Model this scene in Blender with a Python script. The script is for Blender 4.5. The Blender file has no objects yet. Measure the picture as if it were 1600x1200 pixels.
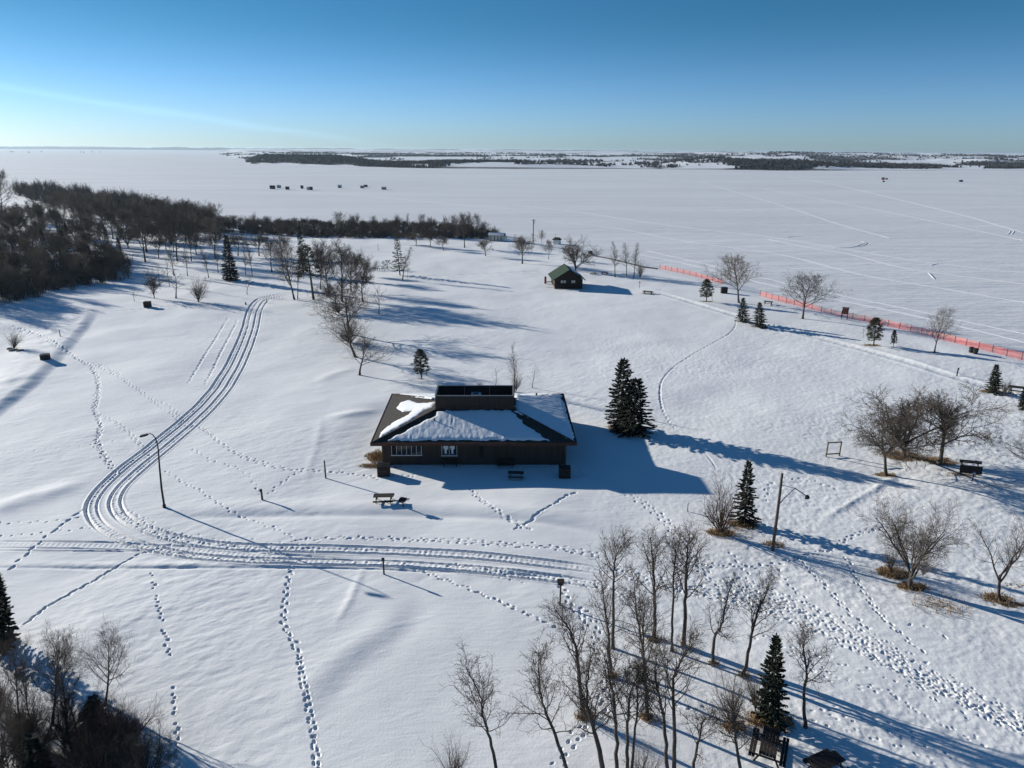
import bpy, math, random, time
import numpy as np
from mathutils import Matrix, Vector
T0 = time.time()
sc = bpy.context.scene
COL = sc.collection

# ---------------------------------------------------------------- camera
CAMH, FPX = 32.0, 1109.0
PITCH, ROLL = math.radians(18.25), math.radians(0.38)
_fw = np.array([0, math.cos(PITCH), -math.sin(PITCH)])
_r = np.array([1.0, 0, 0]); _u = np.cross(_r, _fw)
_rt = math.cos(ROLL)*_r + math.sin(ROLL)*_u
_up = -math.sin(ROLL)*_r + math.cos(ROLL)*_u
cam = bpy.data.cameras.new("camera"); cam.sensor_width = 36.0; cam.lens = 36.0*FPX/1600
cam.clip_start = 0.5; cam.clip_end = 80000
camo = bpy.data.objects.new("camera", cam); COL.objects.link(camo)
camo.matrix_world = Matrix(((_rt[0], _up[0], -_fw[0], 0), (_rt[1], _up[1], -_fw[1], 0), (_rt[2], _up[2], -_fw[2], CAMH), (0, 0, 0, 1)))
sc.camera = camo

# ---------------------------------------------------------------- sky and sun
SUN_EL, SUN_AZ = math.radians(15.2), math.radians(180-30.5)     # azimuth counter-clockwise from +X
w = bpy.data.worlds.new("World"); sc.world = w; w.use_nodes = True
nt = w.node_tree; nt.nodes.clear()
N = nt.nodes.new
out = N('ShaderNodeOutputWorld'); bg = N('ShaderNodeBackground'); sky = N('ShaderNodeTexSky')
sky.sky_type = 'NISHITA'; sky.sun_disc = False; sky.sun_elevation = SUN_EL
sky.sun_rotation = math.radians(90) - SUN_AZ
sky.altitude = 500; sky.air_density = 1.0; sky.dust_density = 0.3; sky.ozone_density = 1.6
bg.inputs['Strength'].default_value = 0.075
nt.links.new(sky.outputs[0], bg.inputs['Color']); nt.links.new(bg.outputs[0], out.inputs[0])
# one thin streak of cirrus low in the sky on the sun side
tc = N('ShaderNodeTexCoord'); sep = N('ShaderNodeSeparateXYZ'); nt.links.new(tc.outputs['Generated'], sep.inputs[0])
def wm(op, a, b=None):
    n = N('ShaderNodeMath'); n.operation = op
    for i, v in enumerate((a, b)):
        if v is None: continue
        if isinstance(v, (int, float)): n.inputs[i].default_value = v
        else: nt.links.new(v, n.inputs[i])
    return n.outputs[0]
azim = wm('ARCTAN2', sep.outputs[0], sep.outputs[1])
elev = wm('ARCSINE', sep.outputs[2])
mp = N('ShaderNodeCombineXYZ'); nt.links.new(wm('MULTIPLY', azim, 9.0), mp.inputs[0]); nt.links.new(wm('MULTIPLY', elev, 60.0), mp.inputs[1])
nz = N('ShaderNodeTexNoise'); nz.inputs['Scale'].default_value = 1.0; nz.inputs['Detail'].default_value = 5
nt.links.new(mp.outputs[0], nz.inputs['Vector'])
line = wm('SUBTRACT', elev, wm('ADD', wm('MULTIPLY', azim, -0.135), -0.018))   # centre of the streak
line = wm('ADD', line, wm('MULTIPLY', wm('SUBTRACT', nz.outputs[0], 0.5), 0.012))
band = wm('POWER', 2.718, wm('MULTIPLY', -1.0, wm('POWER', wm('DIVIDE', wm('ABSOLUTE', line), 0.0042), 2.0)))
fade = N('ShaderNodeMapRange'); fade.inputs[1].default_value = -0.12; fade.inputs[2].default_value = -0.5
nt.links.new(azim, fade.inputs[0])
amt = wm('MULTIPLY', wm('MULTIPLY', band, fade.outputs[0]), 0.27)
mixc = N('ShaderNodeMix'); mixc.data_type = 'RGBA'
nt.links.new(amt, mixc.inputs['Factor']); nt.links.new(sky.outputs[0], mixc.inputs['A'])
mixc.inputs['B'].default_value = (13, 13, 9, 1)
# the haze layer low down is cold and pale here, not golden
hz = N('ShaderNodeMapRange'); hz.interpolation_type = 'SMOOTHSTEP'; hz.inputs[1].default_value = 0.17; hz.inputs[2].default_value = 0.0
nt.links.new(elev, hz.inputs[0])
gain = N('ShaderNodeMix'); gain.data_type = 'RGBA'; nt.links.new(hz.outputs[0], gain.inputs['Factor'])
gain.inputs['A'].default_value = (0.195, 0.53, 0.83, 1); gain.inputs['B'].default_value = (0.52, 0.83, 1.58, 1)
mul = N('ShaderNodeMix'); mul.data_type = 'RGBA'; mul.blend_type = 'MULTIPLY'; mul.inputs['Factor'].default_value = 1
nt.links.new(mixc.outputs['Result'], mul.inputs['A']); nt.links.new(gain.outputs['Result'], mul.inputs['B'])
nt.links.new(mul.outputs['Result'], bg.inputs['Color'])

sun = bpy.data.lights.new("sun", 'SUN'); sun.energy = 5.0; sun.angle = math.radians(0.5); sun.color = (1.0, 0.968, 0.89)
suno = bpy.data.objects.new("sun", sun); COL.objects.link(suno)
_sd = Vector((math.cos(SUN_EL)*math.cos(SUN_AZ), math.cos(SUN_EL)*math.sin(SUN_AZ), math.sin(SUN_EL)))
suno.rotation_euler = _sd.to_track_quat('Z', 'Y').to_euler(); suno.location = (0, 0, 60)
sc.view_settings.view_transform = 'Standard'; sc.view_settings.look = 'None'
sc.view_settings.exposure = 0.46; sc.view_settings.gamma = 1
sc.render.engine = 'CYCLES'
sc.cycles.max_bounces = 4; sc.cycles.diffuse_bounces = 2; sc.cycles.glossy_bounces = 2
sc.cycles.use_denoising = True

# ---------------------------------------------------------------- projection helpers (photo pixel -> place)
def ray(x, y): return _fw + (x-800)/FPX*_rt + (600-y)/FPX*_up
def flat(x, y, z=0.0):
    d = ray(x, y); t = (z-CAMH)/d[2]
    return np.array([d[0]*t, d[1]*t, z])
def top_at(b, x, y):
    d = ray(x, y); t = b[1]/d[1]
    return np.array([d[0]*t, d[1]*t, CAMH+d[2]*t])

# ---------------------------------------------------------------- noise
def _hash(ix, iy, seed):
    n = (ix.astype(np.int64)*374761393 + iy.astype(np.int64)*668265263 + seed*1274126177) & 0xFFFFFFFF
    n = ((n ^ (n >> 13))*1274126177) & 0xFFFFFFFF
    return ((n ^ (n >> 16)) & 0xFFFFFF)/float(0xFFFFFF)
def vnoise(x, y, seed=0):
    x = np.asarray(x, float); y = np.asarray(y, float)
    ix = np.floor(x); iy = np.floor(y); fx = x-ix; fy = y-iy
    fx = fx*fx*fx*(fx*(fx*6-15)+10); fy = fy*fy*fy*(fy*(fy*6-15)+10)
    a = _hash(ix, iy, seed); b = _hash(ix+1, iy, seed); c = _hash(ix, iy+1, seed); d = _hash(ix+1, iy+1, seed)
    return (a*(1-fx)+b*fx)*(1-fy)+(c*(1-fx)+d*fx)*fy-0.5
def fbm(x, y, seed=0, oct=4, g=0.5):
    s = 0; a = 1.0
    for o in range(oct):
        s = s + a*vnoise(x*2**o+o*17.3, y*2**o-o*9.1, seed+o); a *= g
    return s
def sstep(a, b, x):
    t = np.clip((x-a)/(b-a), 0, 1); return t*t*(3-2*t)

# ---------------------------------------------------------------- shore and smooth terrain
LAKE_Z = -1.5
_sh = [(-2600, 262), (-500, 285), (10, 291), (90, 296), (180, 309), (270, 326), (330, 340), (420, 344), (560, 346), (700, 349), (775, 361), (850, 376), (930, 395), (1030, 409), (1125, 427), (1250, 461), (1400, 496), (1600, 542), (1850, 602), (2300, 720), (3400, 1000)]
SHORE = np.array([flat(x, y, -0.8)[:2] for x, y in _sh])
def shore_d(x, y):
    """signed distance to the shore line, positive on land"""
    x = np.asarray(x, float); y = np.asarray(y, float)
    best = np.full(x.shape, 1e18); sg = np.ones(x.shape)
    for (ax, ay), (bx, by) in zip(SHORE[:-1], SHORE[1:]):
        ex, ey = bx-ax, by-ay; L2 = ex*ex+ey*ey
        t = np.clip(((x-ax)*ex+(y-ay)*ey)/L2, 0, 1)
        dx, dy = x-(ax+t*ex), y-(ay+t*ey); d2 = dx*dx+dy*dy
        m = d2 < best
        best = np.where(m, d2, best); sg = np.where(m, np.sign(ey*dx-ex*dy), sg)
    return np.sqrt(best)*sg
def hs(x, y):
    d = shore_d(x, y)
    h = -2.6+2.6*sstep(-9, 17, d)
    k = sstep(0, 25, d)
    u_ = 0.55*fbm(x/38.0, y/38.0, 3, 3)+0.16*fbm(x/9.0, y/9.0, 7, 2)
    pad = sstep(17, 11, np.abs(x+4.1))*sstep(14, 8.5, np.abs(y-76.3))      # level ground round the building
    return h+k*u_*(1-pad)
def at(x, y, dz=0.0):
    z = 0.0
    for _ in range(4):
        p = flat(x, y, z); z = float(hs(p[0], p[1]))
    p[2] = z+dz
    return p

# ---------------------------------------------------------------- materials
def mat(name, col, rough=0.85, var=0.0, scale=4.0, bump=0.0, bscale=20.0, stretch=(1, 1, 1), metal=0.0, col2=None, spec=0.3):
    m = bpy.data.materials.new(name); m.use_nodes = True
    t = m.node_tree; b = t.nodes['Principled BSDF']
    b.inputs['Roughness'].default_value = rough; b.inputs['Metallic'].default_value = metal
    b.inputs['Specular IOR Level'].default_value = spec
    b.inputs['Base Color'].default_value = (*col, 1)
    if var or bump or col2:
        tcn = t.nodes.new('ShaderNodeTexCoord'); mpn = t.nodes.new('ShaderNodeMapping'); mpn.inputs['Scale'].default_value = stretch
        t.links.new(tcn.outputs['Object'], mpn.inputs[0])
    if var or col2:
        n = t.nodes.new('ShaderNodeTexNoise'); n.inputs['Scale'].default_value = scale; n.inputs['Detail'].default_value = 6
        t.links.new(mpn.outputs[0], n.inputs['Vector'])
        r = t.nodes.new('ShaderNodeValToRGB'); r.color_ramp.elements[0].position = 0.3; r.color_ramp.elements[1].position = 0.7
        lo = tuple(c*(1-var) for c in col); hi = col2 or tuple(min(1, c*(1+var)) for c in col)
        r.color_ramp.elements[0].color = (*lo, 1); r.color_ramp.elements[1].color = (*hi, 1)
        t.links.new(n.outputs[0], r.inputs[0]); t.links.new(r.outputs[0], b.inputs['Base Color'])
    if bump:
        n2 = t.nodes.new('ShaderNodeTexNoise'); n2.inputs['Scale'].default_value = bscale; n2.inputs['Detail'].default_value = 4
        t.links.new(mpn.outputs[0], n2.inputs['Vector'])
        bp = t.nodes.new('ShaderNodeBump'); bp.inputs['Strength'].default_value = bump; bp.inputs['Distance'].default_value = 0.02
        t.links.new(n2.outputs[0], bp.inputs['Height']); t.links.new(bp.outputs[0], b.inputs['Normal'])
    return m
M = {}
M['bark'] = mat('bark', (0.070, 0.060, 0.05), 0.9, 0.5, 6, stretch=(1, 1, .3))
M['bark_grey'] = mat('bark_grey', (0.13, 0.115, 0.095), 0.9, 0.4, 6, stretch=(1, 1, .3))
M['twig'] = mat('twig', (0.085, 0.066, 0.052), 0.9, 0.25, 2)
M['twig_tan'] = mat('twig_tan', (0.15, 0.115, 0.082), 0.9, 0.3, 2)
M['twig_red'] = mat('twig_red', (0.10, 0.055, 0.04), 0.9, 0.3, 2)
M['spruce'] = mat('spruce_needles', (0.020, 0.030, 0.020), 0.8, 0.5, 3, col2=(0.040, 0.050, 0.030))
M['pine'] = mat('pine_needles', (0.034, 0.045, 0.022), 0.8, 0.5, 2, col2=(0.075, 0.075, 0.03))
M['wood'] = mat('weathered_wood', (0.10, 0.075, 0.055), 0.85, 0.4, 5, stretch=(1, 6, 6))
M['darkwood'] = mat('dark_wood', (0.035, 0.026, 0.022), 0.8, 0.5, 5, stretch=(1, 6, 6))
M['polewood'] = mat('pole_wood', (0.085, 0.07, 0.056), 0.85, 0.3, 8, stretch=(3, 3, .3))
M['metal'] = mat('dark_metal', (0.03, 0.03, 0.032), 0.5, 0.2, 8, metal=0.6)
M['greymetal'] = mat('grey_metal', (0.25, 0.25, 0.26), 0.45, 0.15, 8, metal=0.7)
M['orange'] = mat('orange_net', (0.72, 0.14, 0.07), 0.6, 0.2, 1.5)
M['white'] = mat('white_paint', (0.75, 0.75, 0.74), 0.6, 0.05, 2)
M['cream'] = mat('cream_paint', (0.60, 0.57, 0.48), 0.7, 0.1, 2)
M['glass'] = mat('dark_glass', (0.012, 0.014, 0.018), 0.12, 0.1, 1, spec=0.6)
M['wall'] = mat('grey_siding', (0.043, 0.033, 0.026), 0.85, 0.25, 1.2, bump=0.4, bscale=3, stretch=(5, 5, .3))
M['shingle'] = mat('roof_shingles', (0.042, 0.037, 0.032), 0.9, 0.3, 3.0, bump=0.5, bscale=12)
M['brownshingle'] = mat('brown_shingles', (0.065, 0.045, 0.035), 0.9, 0.3, 3.0, bump=0.5, bscale=12)
M['fascia'] = mat('fascia_boards', (0.075, 0.032, 0.022), 0.8, 0.25, 2)
M['dark'] = mat('flat_black', (0.012, 0.012, 0.013), 0.9, 0.3, 2)  # plain black for roofs and vents; in the roof well it carries shade
M['greenroof'] = mat('green_shingles', (0.012, 0.034, 0.017), 0.9, 0.3, 2, bump=0.3, bscale=8)
M['log'] = mat('log_wall', (0.028, 0.020, 0.015), 0.85, 0.35, 2, stretch=(.5, .5, 5))
M['redwood'] = mat('red_brown_board', (0.20, 0.06, 0.035), 0.8, 0.3, 4)
M['blue'] = mat('blue_paint', (0.03, 0.06, 0.16), 0.6, 0.2, 4)
M['earth'] = mat('earth', (0.16, 0.095, 0.05), 0.95, 0.5, 3)
M['straw'] = mat('dry_straw', (0.27, 0.17, 0.08), 0.9, 0.45, 2)
M['bin'] = mat('black_plastic', (0.018, 0.018, 0.02), 0.45, 0.1, 3)
M['stone'] = mat('stone', (0.16, 0.15, 0.14), 0.9, 0.4, 3)

def snow_mat(name, albedo, grass=False, lake=False):
    m = bpy.data.materials.new(name); m.use_nodes = True
    t = m.node_tree; b = t.nodes['Principled BSDF']; L = t.links.new
    b.inputs['Roughness'].default_value = 0.75; b.inputs['Specular IOR Level'].default_value = 0.25
    tcn = t.nodes.new('ShaderNodeTexCoord')
    def noise(sc_, det, vec=None, rough=0.55):
        n = t.nodes.new('ShaderNodeTexNoise'); n.inputs['Scale'].default_value = sc_; n.inputs['Detail'].default_value = det; n.inputs['Roughness'].default_value = rough
        L(vec or tcn.outputs['Object'], n.inputs['Vector']); return n.outputs[0]
    def mth(op, a, c=None, clamp=False):
        n = t.nodes.new('ShaderNodeMath'); n.operation = op; n.use_clamp = clamp
        for i, v in enumerate((a, c)):
            if v is None: continue
            if isinstance(v, (int, float)): n.inputs[i].default_value = v
            else: L(v, n.inputs[i])
        return n.outputs[0]
    mp1 = t.nodes.new('ShaderNodeMapping'); mp1.inputs['Rotation'].default_value = (0, 0, math.radians(-32)); mp1.inputs['Scale'].default_value = (0.30, 1, 1)
    L(tcn.outputs['Object'], mp1.inputs[0])
    if lake:
        mp1.inputs['Rotation'].default_value = (0, 0, math.radians(-8)); mp1.inputs['Scale'].default_value = (0.22, 1, 1)
        hgt = mth('ADD', mth('MULTIPLY', noise(0.10, 6, mp1.outputs[0], .68), 1.0), mth('MULTIPLY', noise(0.75, 3, mp1.outputs[0]), 0.14))
        dist = 0.85
    else:
        hgt = mth('ADD', mth('MULTIPLY', noise(2.2, 4, mp1.outputs[0]), 0.7), mth('MULTIPLY', noise(7.0, 3), 0.30))
        dist = 0.036
    bp = t.nodes.new('ShaderNodeBump'); bp.inputs['Strength'].default_value = 1.0; bp.inputs['Distance'].default_value = dist
    L(hgt, bp.inputs['Height']); L(bp.outputs[0], b.inputs['Normal'])
    cr = t.nodes.new('ShaderNodeValToRGB'); e = cr.color_ramp.elements
    e[0].position = 0.35; e[1].position = 0.68
    lo = tuple(c*(0.88 if lake else 0.96) for c in albedo); e[0].color = (*lo, 1); e[1].color = (*albedo, 1)
    L(noise(0.02 if lake else 0.12, 6, mp1.outputs[0] if lake else None, .6), cr.inputs[0])
    colr = cr.outputs[0]
    if grass:
        at_ = t.nodes.new('ShaderNodeAttribute'); at_.attribute_name = 'grass'
        g1 = noise(3.2, 5, None, .7); g2 = noise(14.0, 3, None, .7)
        gg = mth('ADD', mth('MULTIPLY', g1, 0.55), mth('MULTIPLY', g2, 0.45))
        thr = mth('SUBTRACT', 0.80, mth('MULTIPLY', at_.outputs['Fac'], 0.55))
        mask = mth('MULTIPLY', mth('SUBTRACT', gg, thr), 12.0, True)
        gc = t.nodes.new('ShaderNodeValToRGB'); ge = gc.color_ramp.elements
        ge[0].position = .35; ge[1].position = .7; ge[0].color = (0.10, 0.058, 0.028, 1); ge[1].color = (0.30, 0.19, 0.09, 1)
        if grass == 'far': ge[0].color = (0.035, 0.026, 0.022, 1); ge[1].color = (0.11, 0.075, 0.055, 1)
        L(noise(5.0, 4), gc.inputs[0])
        mx = t.nodes.new('ShaderNodeMix'); mx.data_type = 'RGBA'
        L(mask, mx.inputs['Factor']); L(colr, mx.inputs['A']); L(gc.outputs[0], mx.inputs['B']); colr = mx.outputs['Result']
    L(colr, b.inputs['Base Color'])
    return m
M['snow'] = snow_mat('snow', (0.88, 0.87, 0.855), grass=True)
M['roofsnow'] = snow_mat('roof_snow', (0.88, 0.885, 0.89))
M['lake'] = snow_mat('lake_snow', (0.80, 0.80, 0.805), lake=True)
M['track'] = snow_mat('sunlit_berm_snow', (0.92, 0.92, 0.93))  # whiter than the lake: sunlit side of the track berms put into albedo

# ---------------------------------------------------------------- mesh helpers
def np_mesh(name, V, Q, m, parent=None, smooth=True, tris=None):
    me = bpy.data.meshes.new(name)
    V = np.ascontiguousarray(V, np.float32); nq = len(Q)
    Q = np.asarray(Q, np.int32).reshape(-1, 4)
    me.vertices.add(len(V)); me.vertices.foreach_set('co', V.ravel())
    me.loops.add(nq*4); me.polygons.add(nq)
    me.loops.foreach_set('vertex_index', np.ascontiguousarray(Q).ravel())
    me.polygons.foreach_set('loop_start', np.arange(0, nq*4, 4, dtype=np.int32))
    me.polygons.foreach_set('use_smooth', np.full(nq, smooth))
    me.update(calc_edges=True); me.validate()
    me.materials.append(m)
    o = bpy.data.objects.new(name, me); COL.objects.link(o)
    if parent: o.parent = parent
    return o
class MB:
    def __init__(s): s.v = []; s.f = []
    def add(s, vs, fs):
        k = len(s.v); s.v += [tuple(map(float, p)) for p in vs]; s.f += [tuple(i+k for i in f) for f in fs]; return s
    def box(s, c, size, rz=0, rx=0, ry=0, bev=0.0):
        hx, hy, hz = (size[0]/2, size[1]/2, size[2]/2)
        b = min(bev, hx*.45, hy*.45, hz*.45)
        R = Matrix.Rotation(rz, 3, 'Z') @ Matrix.Rotation(ry, 3, 'Y') @ Matrix.Rotation(rx, 3, 'X')
        if b <= 0:
            P = [(x, y, z) for z in (-hz, hz) for x, y in ((-hx, -hy), (hx, -hy), (hx, hy), (-hx, hy))]
            F = [(3, 2, 1, 0), (4, 5, 6, 7), (0, 1, 5, 4), (1, 2, 6, 5), (2, 3, 7, 6), (3, 0, 4, 7)]
        else:
            P = []; rings = ((-hz, b), (-hz+b, 0), (hz-b, 0), (hz, b))
            for z, i in rings:
                X, Y = hx-i, hy-i
                P += [(-X+b, -Y, z), (X-b, -Y, z), (X, -Y+b, z), (X, Y-b, z), (X-b, Y, z), (-X+b, Y, z), (-X, Y-b, z), (-X, -Y+b, z)]
            F = [tuple(range(7, -1, -1)), tuple(range(24, 32))]
            for r in range(3):
                for i in range(8): F.append((r*8+i, r*8+(i+1) % 8, r*8+8+(i+1) % 8, r*8+8+i))
        c = Vector(c)
        return s.add([R @ Vector(p)+c for p in P], F)
    def tube(s, pts, rad, n=8, cap=True):
        pts = [Vector(p) for p in pts]; rad = rad if isinstance(rad, (list, tuple)) else [rad]*len(pts)
        V = []; F = []; k = len(pts)
        for i, p in enumerate(pts):
            d = (pts[min(i+1, k-1)]-pts[max(i-1, 0)]).normalized()
            a = d.cross(Vector((0, 0, 1)) if abs(d.z) < .9 else Vector((1, 0, 0))).normalized(); b = d.cross(a)
            for j in range(n):
                t = 2*math.pi*j/n; V.append(p+(a*math.cos(t)+b*math.sin(t))*rad[i])
        for i in range(k-1):
            for j in range(n): F.append((i*n+j, i*n+(j+1) % n, (i+1)*n+(j+1) % n, (i+1)*n+j))
        if cap: F.append(tuple(range(n-1, -1, -1))); F.append(tuple((k-1)*n+j for j in range(n)))
        return s.add(V, F)
    def build(s, name, m, parent=None, smooth=False):
        me = bpy.data.meshes.new(name); me.from_pydata(s.v, [], s.f); me.update()
        if smooth: me.polygons.foreach_set('use_smooth', [True]*len(me.polygons))
        me.materials.append(m)
        o = bpy.data.objects.new(name, me); COL.objects.link(o)
        if parent: o.parent = parent
        return o
def tag(o, label, cat, group=None):
    o['label'] = label; o['category'] = cat
    if group: o['group'] = group
    return o
def thing(name, label, cat, loc=(0, 0, 0), rz=0.0, group=None):
    o = bpy.data.objects.new(name, None); COL.objects.link(o); o.empty_display_size = 0.3
    o.location = [float(c) for c in loc]; o.rotation_euler = (0, 0, rz)
    return tag(o, label, cat, group)
def dup(root, loc, rz, label, group=None, scale=None):
    r = root.copy(); COL.objects.link(r); r.location = [float(c) for c in loc]; r.rotation_euler = (0, 0, rz)
    r['label'] = label
    if group: r['group'] = group
    elif 'group' in r: del r['group']
    if scale is not None: r.scale = scale
    for ch in list(root.children):
        c = ch.copy(); COL.objects.link(c); c.parent = r
        for g in ch.children:
            d = g.copy(); COL.objects.link(d); d.parent = c
    return r

# ---------------------------------------------------------------- the snow ground: one sheet, finer where the camera is near
APEX = -30.0
ys = [-25.0]
while ys[-1] < 640:
    Y = ys[-1]
    ys.append(Y+(2.0 if Y < 24 else max(0.055, (CAMH*CAMH+Y*Y)/(CAMH*FPX)*0.95)))
YS = np.array(ys+list(np.linspace(660, 1500, 30)))
uf = np.arange(-0.665, 0.6651, 0.00100)
US = np.concatenate([np.linspace(-3.2, -0.68, 60), uf, np.linspace(0.68, 3.2, 60)])
NR, NC = len(YS), len(US)
GX = ((YS-APEX)[:, None]*US[None, :]); GY = np.repeat(YS[:, None], NC, 1)
GH = hs(GX, GY)
GG = np.zeros_like(GX)                       # bare grass showing through
LD = shore_d(GX, GY); LK = sstep(2, 14, LD)
# wind-worked snow surface
ca, sa = math.cos(math.radians(32)), math.sin(math.radians(32))
AX, AY = GX*ca+GY*sa, -GX*sa+GY*ca
near = np.clip(1.3-GY/260.0, 0.2, 1)
CR = np.clip(0.45+1.6*fbm(GX/24, GY/24, 17, 3), 0.08, 1.5)                # crusted here, soft there
GH += LK*(0.034*fbm(AX/8.0, AY/4.2, 11, 3)+0.030*CR*near*fbm(AX/1.2+.4*fbm(AX/5, AY/5, 24, 2), AY/0.6, 21, 3)+0.02*fbm(GX/2.6, GY/2.6, 27, 2)*(1-.5*CR))
SX = GX*0.9+GY*0.43; SY = -GX*0.43+GY*0.9
GH += LK*0.03*np.maximum(0, fbm(SX/4.0, SY/0.9, 31, 3)-0.22)

def win(x, y, r):
    i0 = np.searchsorted(YS, y-r); i1 = np.searchsorted(YS, y+r)
    ua, ub = (x-r)/max(1, y-APEX+(r if x-r < 0 else -r)*0), (x+r)/max(1, y-APEX)
    j0 = max(0, np.searchsorted(US, ua)-1); j1 = np.searchsorted(US, ub)+1
    return slice(i0, i1), slice(j0, j1)
def smooth_path(pts, step=0.2):
    P = np.array(pts, float); P = np.vstack([2*P[0]-P[1], P, 2*P[-1]-P[-2]]); o_ = []
    for i in range(1, len(P)-2):
        L = np.linalg.norm(P[i+1]-P[i]); n = max(2, int(L/step))
        t = np.linspace(0, 1, n, endpoint=False)[:, None]
        p0, p1, p2, p3 = P[i-1], P[i], P[i+1], P[i+2]
        o_.append(0.5*((2*p1)+(-p0+p2)*t+(2*p0-5*p1+4*p2-p3)*t**2+(-p0+3*p1-3*p2+p3)*t**3))
    o_.append(P[-2:-1]); C = np.vstack(o_)
    seg = np.r_[0, np.cumsum(np.linalg.norm(np.diff(C, axis=0), axis=1))]
    s_ = np.arange(0, seg[-1], step)
    return np.c_[np.interp(s_, seg, C[:, 0]), np.interp(s_, seg, C[:, 1])]
def pxpath(pts, step=0.2): return smooth_path([at(*p)[:2] for p in pts], step)
rg = np.random.default_rng(5)
def dent(x, y, ang, L, W, dep, rim=0.13):
    r = max(L, W)*2.4
    a, b = win(x, y, r)
    X = GX[a, b]-x; Y = GY[a, b]-y
    if X.size == 0: return
    c, s = math.cos(ang), math.sin(ang)
    q = ((X*c+Y*s)/L)**2+((-X*s+Y*c)/W)**2
    GH[a, b] += dep*(-np.exp(-q*q)+rim*np.exp(-((np.sqrt(q)-1.55)/0.38)**2))
def prints(pts, gap=0.62, side=0.12, L=0.145, W=0.078, dep=0.105, jit=0.05, lanes=1, spread=0.0, drop=0.0):
    C = pxpath(pts, 0.1)
    T = np.gradient(C, axis=0); T /= np.linalg.norm(T, axis=1)[:, None]+1e-9
    for ln in range(lanes):
        off = rg.uniform(-spread, spread); s_ = rg.uniform(0, gap); k = 0
        while s_ < len(C)*0.1-0.1:
            i = int(s_/0.1); t = T[i]; n = np.array([-t[1], t[0]])
            off += rg.normal(0, spread*0.12); off = float(np.clip(off, -spread, spread))
            if rg.random() >= drop:
                p = C[i]+n*(off+side*(1 if k % 2 else -1))+rg.normal(0, jit, 2)
                far = max(1.0, p[1]/95.0)
                dent(p[0], p[1], math.atan2(t[1], t[0])+rg.normal(0, .2), L*rg.uniform(.75, 1.2)*far, W*rg.uniform(.75, 1.25)*far, dep*rg.uniform(.45, 1.25), rim=rg.uniform(0, .16))
                if p[1] < 95 and rg.random() < .6: dent(p[0]-t[0]*L*1.2+rg.normal(0, .04), p[1]-t[1]*L*1.2, math.atan2(t[1], t[0])+rg.normal(0, .3), L*.9, W*.5, dep*rg.uniform(.1, .4), rim=0)
            s_ += gap*rg.uniform(.85, 1.15); k += 1
def along(pts, R, fn, step=0.25):
    """signed offset and arc length of every ground vertex within R of a path, handed to fn(off, arc, X, Y, fade)"""
    C = pxpath(pts, step)
    T = np.gradient(C, axis=0); T /= np.linalg.norm(T, axis=1)[:, None]+1e-9
    m = R+1
    i0, i1 = np.searchsorted(YS, C[:, 1].min()-m), np.searchsorted(YS, C[:, 1].max()+m)
    best = np.full((i1-i0, NC), 1e9); off = np.zeros_like(best); arc = np.zeros_like(best)
    for k, (p, t) in enumerate(zip(C, T)):
        a, b = win(p[0], p[1], R); a = slice(max(0, a.start-i0), max(0, a.stop-i0))
        X = GX[i0:i1][a, b]-p[0]; Y = GY[i0:i1][a, b]-p[1]; d2 = X*X+Y*Y
        bb = best[a, b]; mk = d2 < bb
        if not mk.any(): continue
        bb[mk] = d2[mk]
        off[a, b][mk] = (-X*t[1]+Y*t[0])[mk]
        arc[a, b][mk] = (k*step+X*t[0]+Y*t[1])[mk]
    mk = best < R*R
    tot = len(C)*step
    fl_ = min(12, max(3, tot*.3)); fade = sstep(0, fl_, arc[mk])*sstep(0, fl_, tot-arc[mk])
    sub = GH[i0:i1]; sub[mk] += fn(off[mk], arc[mk], GX[i0:i1][mk], GY[i0:i1][mk], fade)
def groove(off, c, w_, d): return -d*np.exp(-((off-c)/w_)**4)+0.35*d*np.exp(-((np.abs(off-c)-w_*1.7)/(w_*.7))**2)

# banks, ditches, drifts
along([(-80, 886), (120, 887), (330, 886), (520, 886), (720, 893), (900, 902), (1010, 918)], 3.0,
      lambda o, a, X, Y, f: f*(0.07*np.exp(-((o-0.40)/0.4)**2)-0.075*np.exp(-((o+0.1)/0.17)**2)-0.03*np.exp(-((o+1.2)/0.9)**2))*(1+0.9*fbm(X/1.3, Y/1.3, 44, 3)))
along([(205, 808), (330, 806), (560, 803), (720, 806), (860, 816), (980, 842), (1060, 880)], 4.5,
      lambda o, a, X, Y, f: f*(0.17*np.exp(-((o-1.5)/1.3)**2)-0.09*np.exp(-((o+0.2)/0.55)**2))*(1+0.4*fbm(X/4, Y/4, 45, 2)))
along([(-60, 690), (0, 642), (60, 592), (104, 545), (135, 508), (150, 480)], 11.0,
      lambda o, a, X, Y, f: f*0.40*sstep(-1.1, 1.3, o)*sstep(10.5, 2.5, o)*(1+.25*fbm(X/2, Y/2, 47, 2)))
along([(-60, 808), (0, 794), (60, 775), (150, 752)], 5.0, lambda o, a, X, Y, f: f*0.22*np.exp(-((o)/1.6)**2)*(1+0.6*fbm(X/3, Y/3, 46, 2)))
along([(515, 645), (508, 690), (495, 735), (488, 770)], 4.0, lambda o, a, X, Y, f: f*(.035*np.exp(-((o+.9)/.5)**2)))
along([(500, 655), (560, 645), (600, 640)], 3.0, lambda o, a, X, Y, f: f*0.15*np.exp(-(o/1.0)**2))
along([(660, 925), (620, 985), (560, 1030), (510, 1080), (480, 1150)], 5.0, lambda o, a, X, Y, f: f*(0.09*np.exp(-((o+1.2)/1.3)**2)-0.05*np.exp(-((o-.8)/1.2)**2)))
along([(570, 880), (545, 940), (515, 985)], 2.0, lambda o, a, X, Y, f: f*0.05*np.exp(-(o/.35)**2))
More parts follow.
